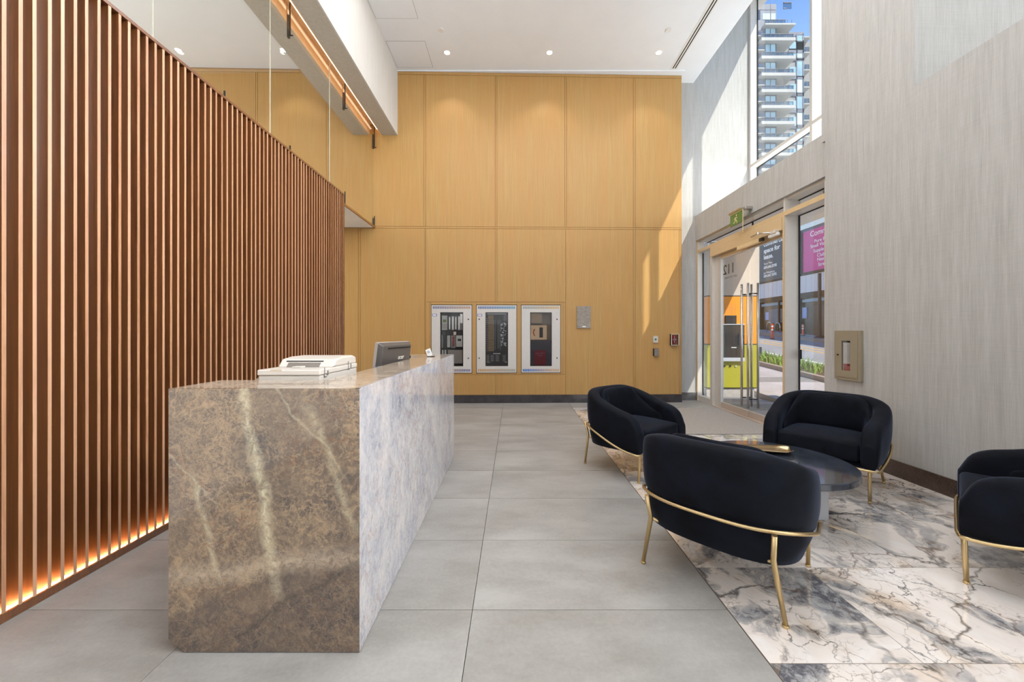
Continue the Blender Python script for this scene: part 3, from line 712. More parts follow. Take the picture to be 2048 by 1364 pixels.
# local: x along the width, -y is the back of the screen (towards the lobby)
bm = bmesh.new()
fr_ = [(-Wm, -.012, 0), (Wm, -.012, 0), (Wm, -.012, .345), (-Wm, -.012, .345)]
bk = [(-Wm*.9, -.05, .03), (Wm*.9, -.05, .03), (Wm*.9, -.045, .325), (-Wm*.9, -.045, .325)]
f0 = [bm.verts.new((x, .012, z)) for x, y_, z in fr_]; f1 = [bm.verts.new(p) for p in fr_]; f2 = [bm.verts.new(p) for p in bk]
bm.faces.new(f0); bm.faces.new(list(reversed(f2)))
for P_, Q_ in ((f0, f1), (f1, f2)):
    for i in range(4): j = (i+1) % 4; bm.faces.new([P_[i], P_[j], Q_[j], Q_[i]])
sh = mtilt(finish('shell', bm, M['monitor'], t, bevel=.008, seg=3))
mtilt(box('screen', -Wm+.012, Wm-.012, .0125, .014, .02, .33, M['black'], t))
mtilt(box('bezel', -Wm-.002, Wm+.002, -.010, .0135, -.002, .347, simple('silver_bezel', rgb(176, 170, 164), .35), t))
mtilt(box('vent_slot', -Wm*.62, Wm*.80, -.0485, -.0435, .300, .310, M['black'], t))
bl = bpy.data.curves.new('brand_mark', 'FONT'); bl.body = 'acer'; bl.size = .052; bl.extrude = .001; bl.materials.append(simple('silver_logo', rgb(226, 220, 210), .3)); bl.align_x = 'CENTER'
lo = bpy.data.objects.new('brand_mark', bl); COL.objects.link(lo); lo.parent = sh
lo.location = (.055, -.0500, .212); lo.rotation_euler = (PI/2, 0, 0)
box('stand', -.03, .03, -.045, -.02, .012, .25, M['black'], t); cylo('foot', (0, -.02, .006), .11, .012, M['black'], t)
# small things on the desk
t = empty('card_holder', (-.79, 3.60, H)); tag(t, 'small white card leaning in a black stand on the far counter', 'card holder')
box('base', -.03, .035, -.025, .03, 0, .006, M['black'], t, bevel=.002)
o = box('card', -.024, .024, -.001, .001, 0, .072, M['whitepaint'], t); o.location = (-.005, .0, .005); o.rotation_euler = (math.radians(-10), math.radians(-22), 0)
text_c = box('printed_lines', -.014, .010, -.0016, -.0009, .03, .055, simple('card_print', rgb(170, 176, 184), .6), o)
t = empty('sanitiser_bottle', (-1.00, 2.80, .751)); tag(t, 'small blue capped bottle at the foot of the monitor', 'bottle')
cylo('bottle_body', (0, 0, .12), .024, .24, M['plastic'], t, bevel=.006); cylo('cap', (0, 0, .275), .018, .07, simple('blue_cap', rgb(60, 84, 130), .4), t, bevel=.004)
t = empty('desk_phone', (-.99, 3.49, .751)); tag(t, 'black desk telephone handset just beyond the monitor', 'telephone')
box('base', -.05, .05, -.09, .09, 0, .30, M['black'], t, bevel=.02, seg=3); tubeo('handset', [(0, -.08, .31), (0, -.05, .345), (0, .05, .35), (0, .08, .33)], [.018, .014, .014, .02], M['black'], t)

# ------------------------------------------------------------------ alarm cabinets on the oak wall
def cabinet(k, x0, x1, lab, slots_top, slots_bot):
    z0, z1 = .565, 1.815; yw = wy((x0+x1)/2)
    t = empty('alarm_cabinet', ((x0+x1)/2, yw, z0)); t.rotation_euler = (0, 0, math.atan(.022)); tag(t, lab, 'cabinet', 'alarm cabinets set into the oak wall')
    h = z1-z0; w_ = (x1-x0)/2
    gx0, gx1, gz0, gz1 = -w_+.16, w_-.155, .12, h-.13
    mt = simple('cabinet_grey_%d' % k, rgb(206, 200, 194), .45, metal=.1, var=.02) if k == 0 else bpy.data.materials['cabinet_grey_0']
    boxes('door', [(-w_, w_, -.006, .014, 0, gz0), (-w_, w_, -.006, .014, gz1, h), (-w_, gx0, -.006, .014, gz0, gz1), (gx1, w_, -.006, .014, gz0, gz1)], mt, t)
    boxes('edge_frame', [(-w_-.008, -w_, -.004, .03, -.008, h+.008), (w_, w_+.008, -.004, .03, -.008, h+.008), (-w_, w_, -.004, .03, h, h+.008), (-w_, w_, -.004, .03, -.008, 0)], M['dark_metal'], t)
    boxes('case', [(-w_, w_, .10, .11, 0, h), (gx0-.01, gx0, .015, .10, gz0, gz1), (gx1, gx1+.01, .015, .10, gz0, gz1), (gx0, gx1, .015, .10, gz0-.01, gz0), (gx0, gx1, .015, .10, gz1, gz1+.01)], M['black'] if k < 2 else simple('case_grey', rgb(120, 106, 94), .6), t)
    box('window', gx0, gx1, .002, .005, gz0, gz1, M['glass_c'], t)
    n_ = 22; sw = (2*w_-.04)/n_
    for (zz, cols) in ((h-.065, slots_top), (.022, slots_bot)):
        boxes('vent_slots', [(-w_+.02+i*sw+.004, -w_+.02+(i+1)*sw-.005, -.0075, -.0058, zz, zz+.045) for i in range(n_)], m_ramp_slots('vent_tint', *cols), t)
    lx = w_-.06 if k != 1 else -w_+.045
    for zz in (.27, .99):
        cylo('lock', (lx, -.009, zz), .013, .008, M['dark_metal'], t, axis='Y', n=14)
    if k < 2:
        b_ = box('badge', -w_+.014, -w_+.10, -.009, -.006, 1.045, 1.09, simple('badge_blue', rgb(78, 84, 150), .4), t)
        box('badge_face', -w_+.024, -w_+.09, -.0105, -.009, 1.052, 1.083, simple('badge_white', rgb(214, 210, 216), .4), b_)
    return t, gx0, gx1, gz0, gz1
BL, OR = rgb(70, 118, 176), rgb(190, 144, 84); MV = rgb(112, 112, 146); BR = rgb(168, 136, 112)
t, a, b, c0, c1 = cabinet(0, OPEN[0][0]+.01, OPEN[0][1]-.01, 'glazed alarm cabinet with grey control modules, leftmost of three', (MV, BR), (OR, MV))
mod = simple('module_grey', rgb(170, 168, 164), .5); md2 = simple('module_dark', rgb(112, 108, 104), .5); pan_ = simple('inner_panel_grey', rgb(132, 124, 116), .6)
gw = b-a
def m_(name, x0, x1, z0, z1, mt, par=t, y0=.022, y1=.07): return box(name, x0, x1, y0, y1, z0, z1, mt, par, bevel=.002)
rowz = [(.80, 1.06), (.47, .72), (.16, .42)]
u = gw
cm_ = m_('control_module', a+.06*u, a+.30*u, .79, 1.06, mod); box('display', a+.11*u, a+.25*u, .019, .0215, .935, .985, simple('lcd_green', rgb(92, 110, 36), .4), cm_)
boxes('keypad', [(a+(.10+.05*i)*u, a+(.13+.05*i)*u, .019, .0215, .82+.03*j, .84+.03*j) for i in range(4) for j in range(3)], pan_, cm_)
for i, x_ in enumerate((.35, .49, .62, .76)):
    mm = m_('zone_module', a+x_*u, a+(x_+.10)*u, .79, 1.05, mod if i % 2 else md2); box('label_strip', a+(x_+.03)*u, a+(x_+.07)*u, .019, .0215, .81, 1.03, M['whitepaint'], mm)
m_('end_module', a+.88*u, a+.97*u, .79, 1.02, md2)
tg = m_('paper_tag', a+.86*u, a+.97*u, .92, 1.09, M['whitepaint'], y0=.012, y1=.015); 
m_('small_tag', a+.57*u, a+.68*u, .70, .76, simple('tag_pink', rgb(214, 190, 182), .6), y0=.012)
m_('relay_module', a+.04*u, a+.12*u, .46, .70, md2); m_('speaker_module', a+.15*u, a+.26*u, .46, .70, M['black'])
m_('switch_module', a+.29*u, a+.42*u, .47, .69, mod); m_('handset_recess', a+.46*u, a+.66*u, .46, .69, md2)
red = simple('fire_red', rgb(150, 40, 28), .45)
tb = tubeo('red_handset', [(a+.56*u, .024, .49), (a+.565*u, .022, .53), (a+.57*u, .022, .62), (a+.56*u, .024, .66)], [.018, .014, .014, .018], red, t)
pm = m_('phone_module', a+.68*u, a+.95*u, .48, .69, mod); box('display', a+.75*u, a+.90*u, .019, .0215, .585, .63, M['black'], pm)
m_('battery_panel', a+.32*u, a+.96*u, .17, .42, pan_); m_('card_module', a+.06*u, a+.13*u, .30, .42, mod); m_('card_module', a+.18*u, a+.25*u, .30, .42, mod)
t, a, b, c0, c1 = cabinet(1, OPEN[1][0]+.01, OPEN[1][1]-.01, 'glazed alarm cabinet with black annunciator diagram, middle of three', (rgb(92, 110, 160), rgb(86, 146, 182)), (OR, rgb(164, 158, 146)))
u = b-a; g_ = c1-c0
pl = box('diagram_plate', a+.002, b-.002, .012, .02, c0+.002, c1-.002, simple('black_plate', rgb(30, 28, 28), .35), t)
ln_w = simple('diagram_lines', rgb(176, 178, 184), .5); ln_b = simple('diagram_brown', rgb(136, 110, 76), .5); ln_g = simple('diagram_grey', rgb(128, 124, 128), .5)
boxes('zone_rows', [(a+.12*u, a+.36*u, .0108, .0118, c0+g_*(.28+.028*i), c0+g_*(.298+.028*i)) for i in range(24)], ln_b, pl)
boxes('row_marks', [(a+.04*u, a+.10*u, .0108, .0118, c0+g_*(.28+.035*i), c0+g_*(.290+.035*i)) for i in range(18)], ln_g, pl)
boxes('riser_lines', [(a+x_*u, a+(x_+.006)*u, .0105, .0117, c0+g_*z_, c0+g_*.86) for x_, z_ in ((.36, .28), (.42, .30), (.55, .32), (.60, .34), (.66, .30))], ln_w, pl)
rg = random.Random(5)
boxes('floor_sketches', [(a+u*x_, a+u*(x_+rg.uniform(.01, .09)), .0105, .0117, c0+g_*z_, c0+g_*(z_+rg.uniform(.003, .02))) for x_, z_ in [(rg.uniform(.66, .88), rg.uniform(.36, .80)) for _ in range(60)]], ln_w, pl)
boxes('text_blocks', [(a+u*x0_, a+u*x1_, .0105, .0117, c0+g_*(z_+.018*i), c0+g_*(z_+.007+.018*i)) for x0_, x1_, z_, n_ in ((.80, .94, .85, 6), (.05, .17, .09, 7), (.23, .37, .09, 7), (.45, .60, .09, 7), (.76, .90, .09, 7)) for i in range(n_)], ln_g, pl)
boxes('title_lines', [(a+u*.08, a+u*.92, .0105, .0117, c0+g_*.965, c0+g_*.978), (a+u*.34, a+u*.66, .0105, .0117, c0+g_*.225, c0+g_*.24), (a+u*.05, a+u*.2, .0105, .0117, c0+g_*.07, c0+g_*.078), (a+u*.85, a+u*.96, .0105, .0117, c0+g_*.07, c0+g_*.08)], ln_w, pl)
t, a, b, c0, c1 = cabinet(2, OPEN[2][0]+.01, OPEN[2][1]-.01, 'glazed alarm cabinet with red folder and red handset, rightmost of three', (rgb(140, 148, 146), rgb(196, 160, 100)), (rgb(40, 110, 190), rgb(196, 158, 118)))
u = b-a; g_ = c1-c0
beige = simple('beige_box', rgb(196, 166, 132), .5); tan_ = simple('tan_box', rgb(142, 118, 92), .6)
box('upper_box', a+.05*u, a+.55*u, .022, .09, c0+.80*g_, c0+.98*g_, tan_, t)
ph = box('telephone_panel', a+.03*u, a+.77*u, .012, .08, c0+.49*g_, c0+.76*g_, beige, t, bevel=.003)
box('grille', a+.43*u, a+.59*u, .009, .013, c0+.53*g_, c0+.72*g_, M['black'], ph)
tubeo('red_handset', [(a+.22*u, .016, c0+.565*g_), (a+.17*u, .014, c0+.59*g_), (a+.155*u, .014, c0+.625*g_), (a+.17*u, .014, c0+.66*g_), (a+.22*u, .016, c0+.685*g_)], .009, red, ph)
box('folder_pocket', a+.0, b-.0, .009, .0105, c0+.01, c0+.48*g_, glass('smoky_pocket', (.85, .85, .88, 1), .3), t)
box('pocket_back', a, b, .030, .034, c0+.01, c0+.48*g_, simple('pocket_grey', rgb(120, 114, 116), .6), t)
rf = box('red_folder', a+.19*u, a+.73*u, .016, .028, c0+.02*g_, c0+.29*g_, simple('folder_red', rgb(178, 84, 84), .6), t)
wt = simple('folder_print', rgb(220, 170, 170), .6)
for s_, z_ in (('FIRE SAFETY', .225), ('PLAN', .185)):
    cu = bpy.data.curves.new('folder_title', 'FONT'); cu.body = s_; cu.size = .034; cu.align_x = 'CENTER'; cu.materials.append(wt); cu.extrude = .0003
    fo = bpy.data.objects.new('folder_title', cu); COL.objects.link(fo); fo.parent = rf; fo.location = (a+.46*u, .0152, c0+z_*g_); fo.rotation_euler = (PI/2, 0, 0)
# ------------------------------------------------------------------ plaque and devices on the oak wall
def onwall(px0, px1, py0, py1):
    s = 759/7.08
    return (px0-1028)/s, (px1-1028)/s, CAMZ-(py1-665)/s, CAMZ-(py0-665)/s
x0, x1, z0, z1 = onwall(1153.5, 1181, 612.5, 656.5); yw = wy(x0)
n = NB('speckled_steel'); f = n.noise(n.pos(), 38, 3, .8); n.set(base=n.ramp(f, [(.38, rgb(120, 110, 102)), (.62, rgb(160, 150, 138))]), rough=.35, metal=.3)
pq = box('wall_plaque', x0, x1, yw-.02, yw+.004, z0, z1, n.m, bevel=.002); tag(pq, 'speckled grey metal plaque on the oak wall beside the cabinets', 'plaque')
box('name_tag', x0+.10, x0+.165, yw-.022, yw-.02, z0+.02, z0+.042, M['whitepaint'], pq)
x0, x1, z0, z1 = onwall(1306.5, 1316, 672, 685.5); yw = wy(x0)
pb = box('push_button_plate', x0, x1, yw-.035, yw+.006, z0, z1, M['plastic'], bevel=.003); tag(pb, 'white plate with green push button left of the pull station', 'push button')
cylo('button', ((x0+x1)/2-.004, yw-.04, (z0+z1)/2), .018, .014, simple('button_green', rgb(30, 110, 100), .4), pb, axis='Y', n=18)
x0, x1, z0, z1 = onwall(1307, 1316.5, 697, 712); yw = wy(x0)
cr = box('card_reader', x0, x1, yw-.06, yw+.006, z0, z1, M['black'], bevel=.003); tag(cr, 'small black access reader below the green push button', 'card reader')
box('front_plate', x0+.004, x1-.004, yw-.064, yw-.06, z0+.004, z1-.004, M['steel'], cr)
x0, x1, z0, z1 = onwall(1341, 1356, 668, 690.5); yw = wy(x0)
fp = box('fire_pull_station', x0+.03, x1-.03, yw-.045, yw+.006, z0+.03, z1-.03, simple('pull_red', rgb(190, 40, 50), .4), bevel=.004); tag(fp, 'red fire pull station in a clear cover near the wall corner', 'fire alarm')
xm = (x0+x1)/2
bh = boxes('pull_handle', [(xm-.03, xm+.03, yw-.052, yw-.045, (z0+z1)/2-.008, (z0+z1)/2+.014), (xm-.006, xm+.006, yw-.052, yw-.045, z0+.045, z1-.04)], M['whitepaint'], fp)
boxes('clear_cover', [(x0, x1, yw-.075, yw-.072, z0, z1), (x0, x0+.004, yw-.072, yw, z0, z1), (x1-.004, x1, yw-.072, yw, z0, z1), (x0, x1, yw-.072, yw, z1-.004, z1), (x0, x1, yw-.072, yw, z0, z0+.004)], glass('cover_plastic', (.90, .88, .88, 1), 1.0), fp)
boxes('cover_rim', [(x0-.002, x0+.008, yw-.078, yw-.07, z0, z1), (x1-.008, x1+.002, yw-.078, yw-.07, z0, z1), (x0, x1, yw-.078, yw-.07, z1-.008, z1), (x0, x1, yw-.078, yw-.07, z0, z0+.008)], simple('rim_clear', rgb(226, 214, 206), .3), fp)
# ------------------------------------------------------------------ extinguisher cabinet
t = empty('extinguisher_cabinet', (XR, 3.933, .815)); tag(t, 'beige metal extinguisher cabinet mounted on the grey right wall', 'cabinet')
cb = simple('cabinet_beige', rgb(152, 141, 120), .4, metal=.1, var=.02)
hy, hh = .155, .515
boxes('trim_frame', [(-.030, 0, -hy, -hy+.035, 0, hh), (-.030, 0, hy-.035, hy, 0, hh), (-.030, 0, -hy+.035, hy-.035, 0, .035), (-.030, 0, -hy+.035, hy-.035, hh-.035, hh)], cb, t, bevel=.003)
wy0, wy1, wz0, wz1 = -.045, .06, .10, .41
dr = boxes('door', [(-.036, -.018, -hy+.03, wy0, .03, hh-.03), (-.036, -.018, wy1, hy-.03, .03, hh-.03), (-.036, -.018, wy0, wy1, .03, wz0), (-.036, -.018, wy0, wy1, wz1, hh-.03)], cb, t)
box('window', -.031, -.029, wy0, wy1, wz0, wz1, M['glass_c'], dr)
cylo('latch', (-.038, .10, .26), .008, .01, M['dark_metal'], dr, axis='X', n=12)
box('liner', -.0175, -.0005, -hy+.036, hy-.036, .036, hh-.036, M['black'], t)
t = empty('fire_extinguisher', (XR-.0235, 3.94, .815+.055)); tag(t, 'red fire extinguisher with white tag seen through the cabinet window', 'fire extinguisher')
bm = bmesh.new(); bmesh.ops.create_cone(bm, cap_ends=True, segments=24, radius1=.045, radius2=.045, depth=.33); bmesh.ops.scale(bm, verts=bm.verts, vec=(.05, 1, 1)); bmesh.ops.translate(bm, verts=bm.verts, vec=(0, 0, .17))
finish('tank', bm, M['whitepaint'], t, auto=40)
box('label_band', -.0032, -.0022, -.040, .038, .03, .115, simple('label_red', rgb(176, 50, 36), .5), t)
box('paper_tag', -.0045, -.0035, -.035, .03, .15, .31, simple('tag_white', rgb(222, 220, 214), .6), t)

# ------------------------------------------------------------------ armchairs
def sm(a): a = max(0, min(1, a)); return a*a*(3-2*a)
def chair_path():
    pts = []; hw, y0, yf, Dp, n_ = .402, -.03, .335, .325, 2.8
    for i in range(9): f = i/8; pts.append((-(.378+(.024)*sm(f)), yf+(y0-yf)*f))
    for i in range(1, 24):
        a = PI*i/24; cx, sy = -math.cos(a), math.sin(a)
        pts.append((hw*math.copysign(abs(cx)**(2/n_), cx), y0-Dp*abs(sy)**(2/n_)))
    for i in range(9): f = i/8; pts.append(((.402-.024*sm(f)), y0+(yf-y0)*f))
    P = [Vector((x, y_)) for x, y_ in pts]
    # resample evenly
    L_ = [0]
    for a, b in zip(P[:-1], P[1:]): L_.append(L_[-1]+(b-a).length)
    N_ = 56; out = []
    for k in range(N_):
        s = L_[-1]*k/(N_-1); i = max(j for j in range(len(L_)) if L_[j] <= s+1e-9); i = min(i, len(P)-2)
        f = (s-L_[i])/max(1e-9, L_[i+1]-L_[i]); out.append((P[i].lerp(P[i+1], f), s))
    tot = L_[-1]; res = []
    for k, (p, s) in enumerate(out):
        a = out[max(0, k-1)][0]; b = out[min(N_-1, k+1)][0]; d = (b-a).normalized()
        res.append((p, Vector((d.y, -d.x))*-1 if False else Vector((-d.y, d.x))*-1, min(s, tot-s), tot))
    return res
PATH = chair_path()
# make normals point outward
PATH = [(p, (n_ if n_.dot(p) > 0 else -n_), s, T) for p, n_, s, T in PATH]
def zrail(y): return .252+.155*sm((.30-y)/.62)
def htop(s): return .578+.174*sm(s/.80)
def loft(name, rings, m, parent, sub=1, cap=True):
    bm = bmesh.new(); R = [[bm.verts.new(p) for p in r] for r in rings]; n_ = len(R[0])
    for a, b in zip(R[:-1], R[1:]):
        for k in range(n_): bm.faces.new([a[k], a[(k+1) % n_], b[(k+1) % n_], b[k]])
    if cap: bm.faces.new(list(reversed(R[0]))); bm.faces.new(R[-1])
    return finish(name, bm, m, parent, smooth=True, sub=sub)
def make_chair():
    t = empty('armchair', (0, 0, 0)); T = .105; rings = []
    for p, n_, s, tot in PATH:
        y_ = p.y; h = htop(s); Rr = .145
        if s < Rr: h -= Rr*(1-math.sqrt(max(0, 1-(1-s/Rr)**2)))*.95
        zr = zrail(y_)
        zi = .30
        hm = max(h-.10, zr+.06)
        sec = [(-.012, zr-.004), (0.004, zr+.03), (.012, (zr+hm)/2), (.014, hm), (.011, h-.030), (-.006, h-.006), (-T/2, h+.001), (-T+.012, h-.006), (-T-.002, h-.034), (-T, hm), (-T, (zi+hm)/2), (-T, zi), (-T+.01, zi-.03), (-T/2, zr-.004)]
        e_ = 0 if s > .02 else .008
        rings.append([(p.x+n_.x*(o+(-e_ if o > -T/2 else e_)), p.y+n_.y*o, z_) for o, z_ in sec])
    # small rounded end pads
    def endring(r, fwd, k):
        c_ = Vector((0, 0, 0))
        for q_ in r: c_ += Vector(q_)
        c_ /= len(r)
        return [tuple(c_+(Vector(q_)-c_)*k+Vector((0, fwd, 0))) for q_ in r]
    rings = [endring(rings[0], .008, .90), endring(rings[0], .004, .97)]+rings+[endring(rings[-1], .004, .97), endring(rings[-1], .008, .90)]
    loft('shell', rings, M['velvet'], t, 1)
    # inner back cushion, fading out along the arms
    rings = []
    for p, n_, s, tot in PATH:
        if s < .17: continue
        f = sm((s-.17)/.50); h = htop(s)-.11+.108*f; th_ = .012+.070*f; gp_ = .014*f
        sec = [(-T+.004, .40), (-T+.004, (h+.4)/2), (-T-gp_, h-.035), (-T-gp_-.014*f-.002, h-.006), (-T-th_*.6, h), (-T-th_*.95, h-.03), (-T-th_, h-.09), (-T-th_*1.05, (h+.4)/2), (-T-th_, .40)]
        rings.append([(p.x+n_.x*o, p.y+n_.y*o, z_) for o, z_ in sec])
    loft('back_cushion', rings, M['velvet'], t, 1)
    # seat cushion
    bm = bmesh.new(); nx, ny = 8, 8; grid = {}
    for lv in range(2):
        for i in range(nx+1):
            for j in range(ny+1):
                x = -.272+.544*i/nx; y_ = -.22+.555*j/ny
                if j < 3: x *= 1-.10*(3-j)/3
                z_ = .445+.016*math.sin(PI*i/nx)*math.sin(PI*j/ny) if lv else .295
                grid[lv, i, j] = bm.verts.new((x, y_, z_))
    for lv in range(2):
        for i in range(nx):
            for j in range(ny): bm.faces.new([grid[lv, i, j], grid[lv, i+1, j], grid[lv, i+1, j+1], grid[lv, i, j+1]])
    for i in range(nx):
        for j in (0, ny): bm.faces.new([grid[0, i, j], grid[0, i+1, j], grid[1, i+1, j], grid[1, i, j]])
    for j in range(ny):
        for i in (0, nx): bm.faces.new([grid[0, i, j], grid[0, i, j+1], grid[1, i, j+1], grid[1, i, j]])
    finish('seat_cushion', bm, M['velvet'], t, smooth=True, bevel=.030, seg=4)
    # bowl-shaped underside
    loop = [(p.x, p.y, n_) for p, n_, s, tot in PATH]
    fl = [(x, .335, Vector((0, 1))) for x in (.30, .2, .1, 0, -.1, -.2, -.30)]
    full = loop+fl
    def lev(ins, zf): return [(x-n_.x*ins, y_-n_.y*ins, zf(y_)) for x, y_, n_ in full]
    zb = lambda y_: .222+.018*sm((y_+.15)/.45)
    bm = bmesh.new(); R = []
    for ins, zf in ((.012, lambda y_: zrail(y_)+.012), (.014, lambda y_: (zrail(y_)+zb(y_))/2+.015), (.035, lambda y_: zb(y_)+.012), (.075, zb)):
        R.append([bm.verts.new(p) for p in lev(ins, zf)])
    n_ = len(R[0])
    for a, b in zip(R[:-1], R[1:]):
        for k in range(n_): bm.faces.new([a[k], a[(k+1) % n_], b[(k+1) % n_], b[k]])
    bm.faces.new(R[-1]); bm.faces.new(list(reversed([bm.verts.new((v.co.x*.97, v.co.y*.97, min(v.co.z, .30))) for v in R[0]])))
    finish('underside', bm, M['velvet'], t, smooth=True)
    # brass rail round the body
    pts = [(p.x+n_.x*.007, p.y+n_.y*.007, zrail(p.y)) for p, n_, s, tot in PATH]
    pts += [(.36, .340, .250), (.30, .347, .250), (0, .348, .250), (-.30, .347, .250), (-.36, .340, .250)]
    tubeo('rail', pts, .0095, M['gold'], t, 10, closed=True)
    for sx in (-1, 1):
        bm = bmesh.new(); tube(bm, [(sx*.333, .325, .252), (sx*.333, .322, .20), (sx*.333, .315, .012)], [.0125, .012, .0105], 12)
        lg = finish('leg', bm, M['gold'], t); cylo('foot_glide', (sx*.333, .315, .006), .0135, .012, M['gold'], lg, n=16, bevel=.002)
        bm = bmesh.new(); tube(bm, [(sx*.298, -.342, zrail(-.34)), (sx*.288, -.315, .285), (sx*.29, -.311, .262), (sx*.333, -.311, .012)], [.0115, .0125, .0125, .0105], 12)
        lg = finish('leg', bm, M['gold'], t); cylo('foot_glide', (sx*.333, -.311, .006), .0135, .012, M['gold'], lg, n=16, bevel=.002)
    tubeo('cross_bar', [(-.288, -.30, .268), (-.24, -.25, .235), (-.16, -.22, .212), (.16, -.22, .212), (.24, -.25, .235), (.288, -.30, .268)], .0085, M['gold'], t, 10)
    return t
def dup(root):
    r = root.copy(); COL.objects.link(r)
    for ch in list(root.children):
        c_ = ch.copy(); COL.objects.link(c_); c_.parent = r
        for g in list(ch.children):
            g2 = g.copy(); COL.objects.link(g2); g2.parent = c_
    return r
ch0 = make_chair()
spots = [((1.19, 2.14), 45, 'black velvet tub armchair nearest the reception desk, its back to the camera'),
         ((1.164, 3.744), -53.6, 'black velvet tub armchair nearest the oak wall, seen from its side'),
         ((2.769, 3.37), -141.3, 'black velvet tub armchair facing the camera, beside the extinguisher cabinet wall'),
         ((2.82, 1.961), 130.9, 'black velvet tub armchair cut by the right edge of the photo')]
for i, ((x, y_), a_, lab) in enumerate(spots):
    c_ = ch0 if i == 0 else dup(ch0)
    c_.location = (x, y_, 0.0005); c_.rotation_euler = (0, 0, math.radians(a_-90)); tag(c_, lab, 'armchair', 'armchairs around the coffee table')
# ------------------------------------------------------------------ coffee table
t = empty('coffee_table', (1.90, 2.77, 0)); tag(t, 'low round dark stone coffee table between the armchairs', 'table')
cylo('tabletop', (0, 0, .3675), .475, .045, M['table'], t, n=96, bevel=.006)
box('base', -.30, .30, -.12, .12, 0, .345, simple('pale_marble_base', rgb(206, 208, 214), .2, var=.08, scale=5), t, bevel=.004)
t = empty('leaf_tray', (1.93, 2.93, .3905)); t.rotation_euler = (0, 0, math.radians(-8)); tag(t, 'shallow boat shaped brass tray lying on the coffee table', 'tray')
bm = bmesh.new(); NU, NV = 24, 10; G = []
for i in range(NU+1):
    f = i/NU; x = -.215+.41*f
    w_ = .088*(math.sin(PI*min(1, f*1.12)**.8*.55)**.9) if f < .86 else .088*math.cos((f-.86)/.14*1.15)*.96
    w_ = max(w_, .002)
    G.append([bm.verts.new((x, w_*(-1+2*j/NV), .004+.026*((abs(-1+2*j/NV))**2.2)+.012*(1-f)**3+.010*max(0, f-.8)/.2)) for j in range(NV+1)])
for i in range(NU):
    for j in range(NV): bm.faces.new([G[i][j], G[i+1][j], G[i+1][j+1], G[i][j+1]])
tr = finish('dish', bm, m_brushed('tray_brass', rgb(196, 168, 126), .2), t, smooth=True); md = tr.modifiers.new('thick', 'SOLIDIFY'); md.thickness = .004; md.offset = 1

# ================================================================== outdoors
G_ = .078
def gz(y): return G_*(y-6.2)
def slab(name, x0, x1, y0, y1, dz, m, th=.3, parent=None):
    bm = bmesh.new(); a = [(x0, y0), (x1, y0), (x1, y1), (x0, y1)]
    top = [bm.verts.new((x, y_, gz(y_)+dz)) for x, y_ in a]; bot = [bm.verts.new((x, y_, gz(y_)+dz-th)) for x, y_ in a]
    bm.faces.new(top); bm.faces.new(list(reversed(bot)))
    for i in range(4): j = (i+1) % 4; bm.faces.new([top[i], top[j], bot[j], bot[i]])
    return finish(name, bm, m, parent)
struct(box('ground_threshold', 3.56, 4.9, -6, YC+.3, -.3, -.003, M['paving']))
struct(slab('ground_sidewalk', 4.9, 7.0, -10, 60, 0.0, M['paving']))
for k, y_ in enumerate((6.0, 8.6, 11.5)):
    struct(slab('ground_aggregate_band', 4.9, 7.0, y_, y_+.55, .004, M['aggregate'], .01))
struct(box('ground_entry_band', 3.76, 4.9, 6.4, 6.95, -.003, .002, M['aggregate']))
struct(slab('ground_planter_soil', 7.12, 8.6, 6, 60, .02, simple('soil', rgb(96, 72, 56), .95, var=.2, scale=60)))
M['curb'] = simple('brown_concrete', rgb(150, 132, 116), .85, var=.1)
struct(slab('kerb', 7.0, 7.13, 2, 60, .11, M['curb'], .4))
struct(slab('kerb_road', 8.6, 8.75, -10, 60, .03, M['curb'], .4))
struct(slab('ground_road', 8.75, 14.4, -10, 60, -.06, M['asphalt']))
struct(slab('kerb_far', 14.4, 14.55, -10, 60, .06, M['curb'], .4))
struct(slab('ground_far_sidewalk', 14.55, 18.0, -10, 60, .06, M['paving']))
yel = simple('yellow_line_paint', rgb(222, 166, 60), .8); whl = simple('white_line_paint', rgb(220, 214, 206), .8)
def rline(nm, x, m, y0=2, y1=45, w_=.12):
    struct(slab(nm, x-w_/2, x+w_/2, y0, y1, -.055, m, .004))
rline('ground_yellow_line', 11.45, yel); rline('ground_yellow_line', 12.1, yel); rline('ground_white_line', 9.4, whl)
# grass planting
bm = bmesh.new(); rg = random.Random(4)
for k in range(900):
    cx, cy = rg.uniform(7.25, 8.4), rg.uniform(9.3, 14.5); z0 = gz(cy)+.01; a = rg.uniform(0, 2*PI); h = rg.uniform(.14, .29); b_ = rg.uniform(.05, .2); w_ = rg.uniform(.008, .016)
    d = Vector((math.cos(a), math.sin(a), 0)); s = Vector((-d.y, d.x, 0))*w_
    P0 = Vector((cx, cy, z0)); P1 = P0+d*b_*.35+Vector((0, 0, h*.65)); P2 = P0+d*b_+Vector((0, 0, h))
    v = [bm.verts.new(p) for p in (P0-s, P0+s, P1+s*.8, P1-s*.8, P2)]
    bm.faces.new(v[:4]); bm.faces.new([v[3], v[2], v[4]])
gr = finish('grass', bm, simple('grass_green', rgb(122, 150, 62), .7, var=.3, scale=6)); tag(gr, 'strip of tufted green grass planted beside the street kerb', 'grass', kind='stuff')
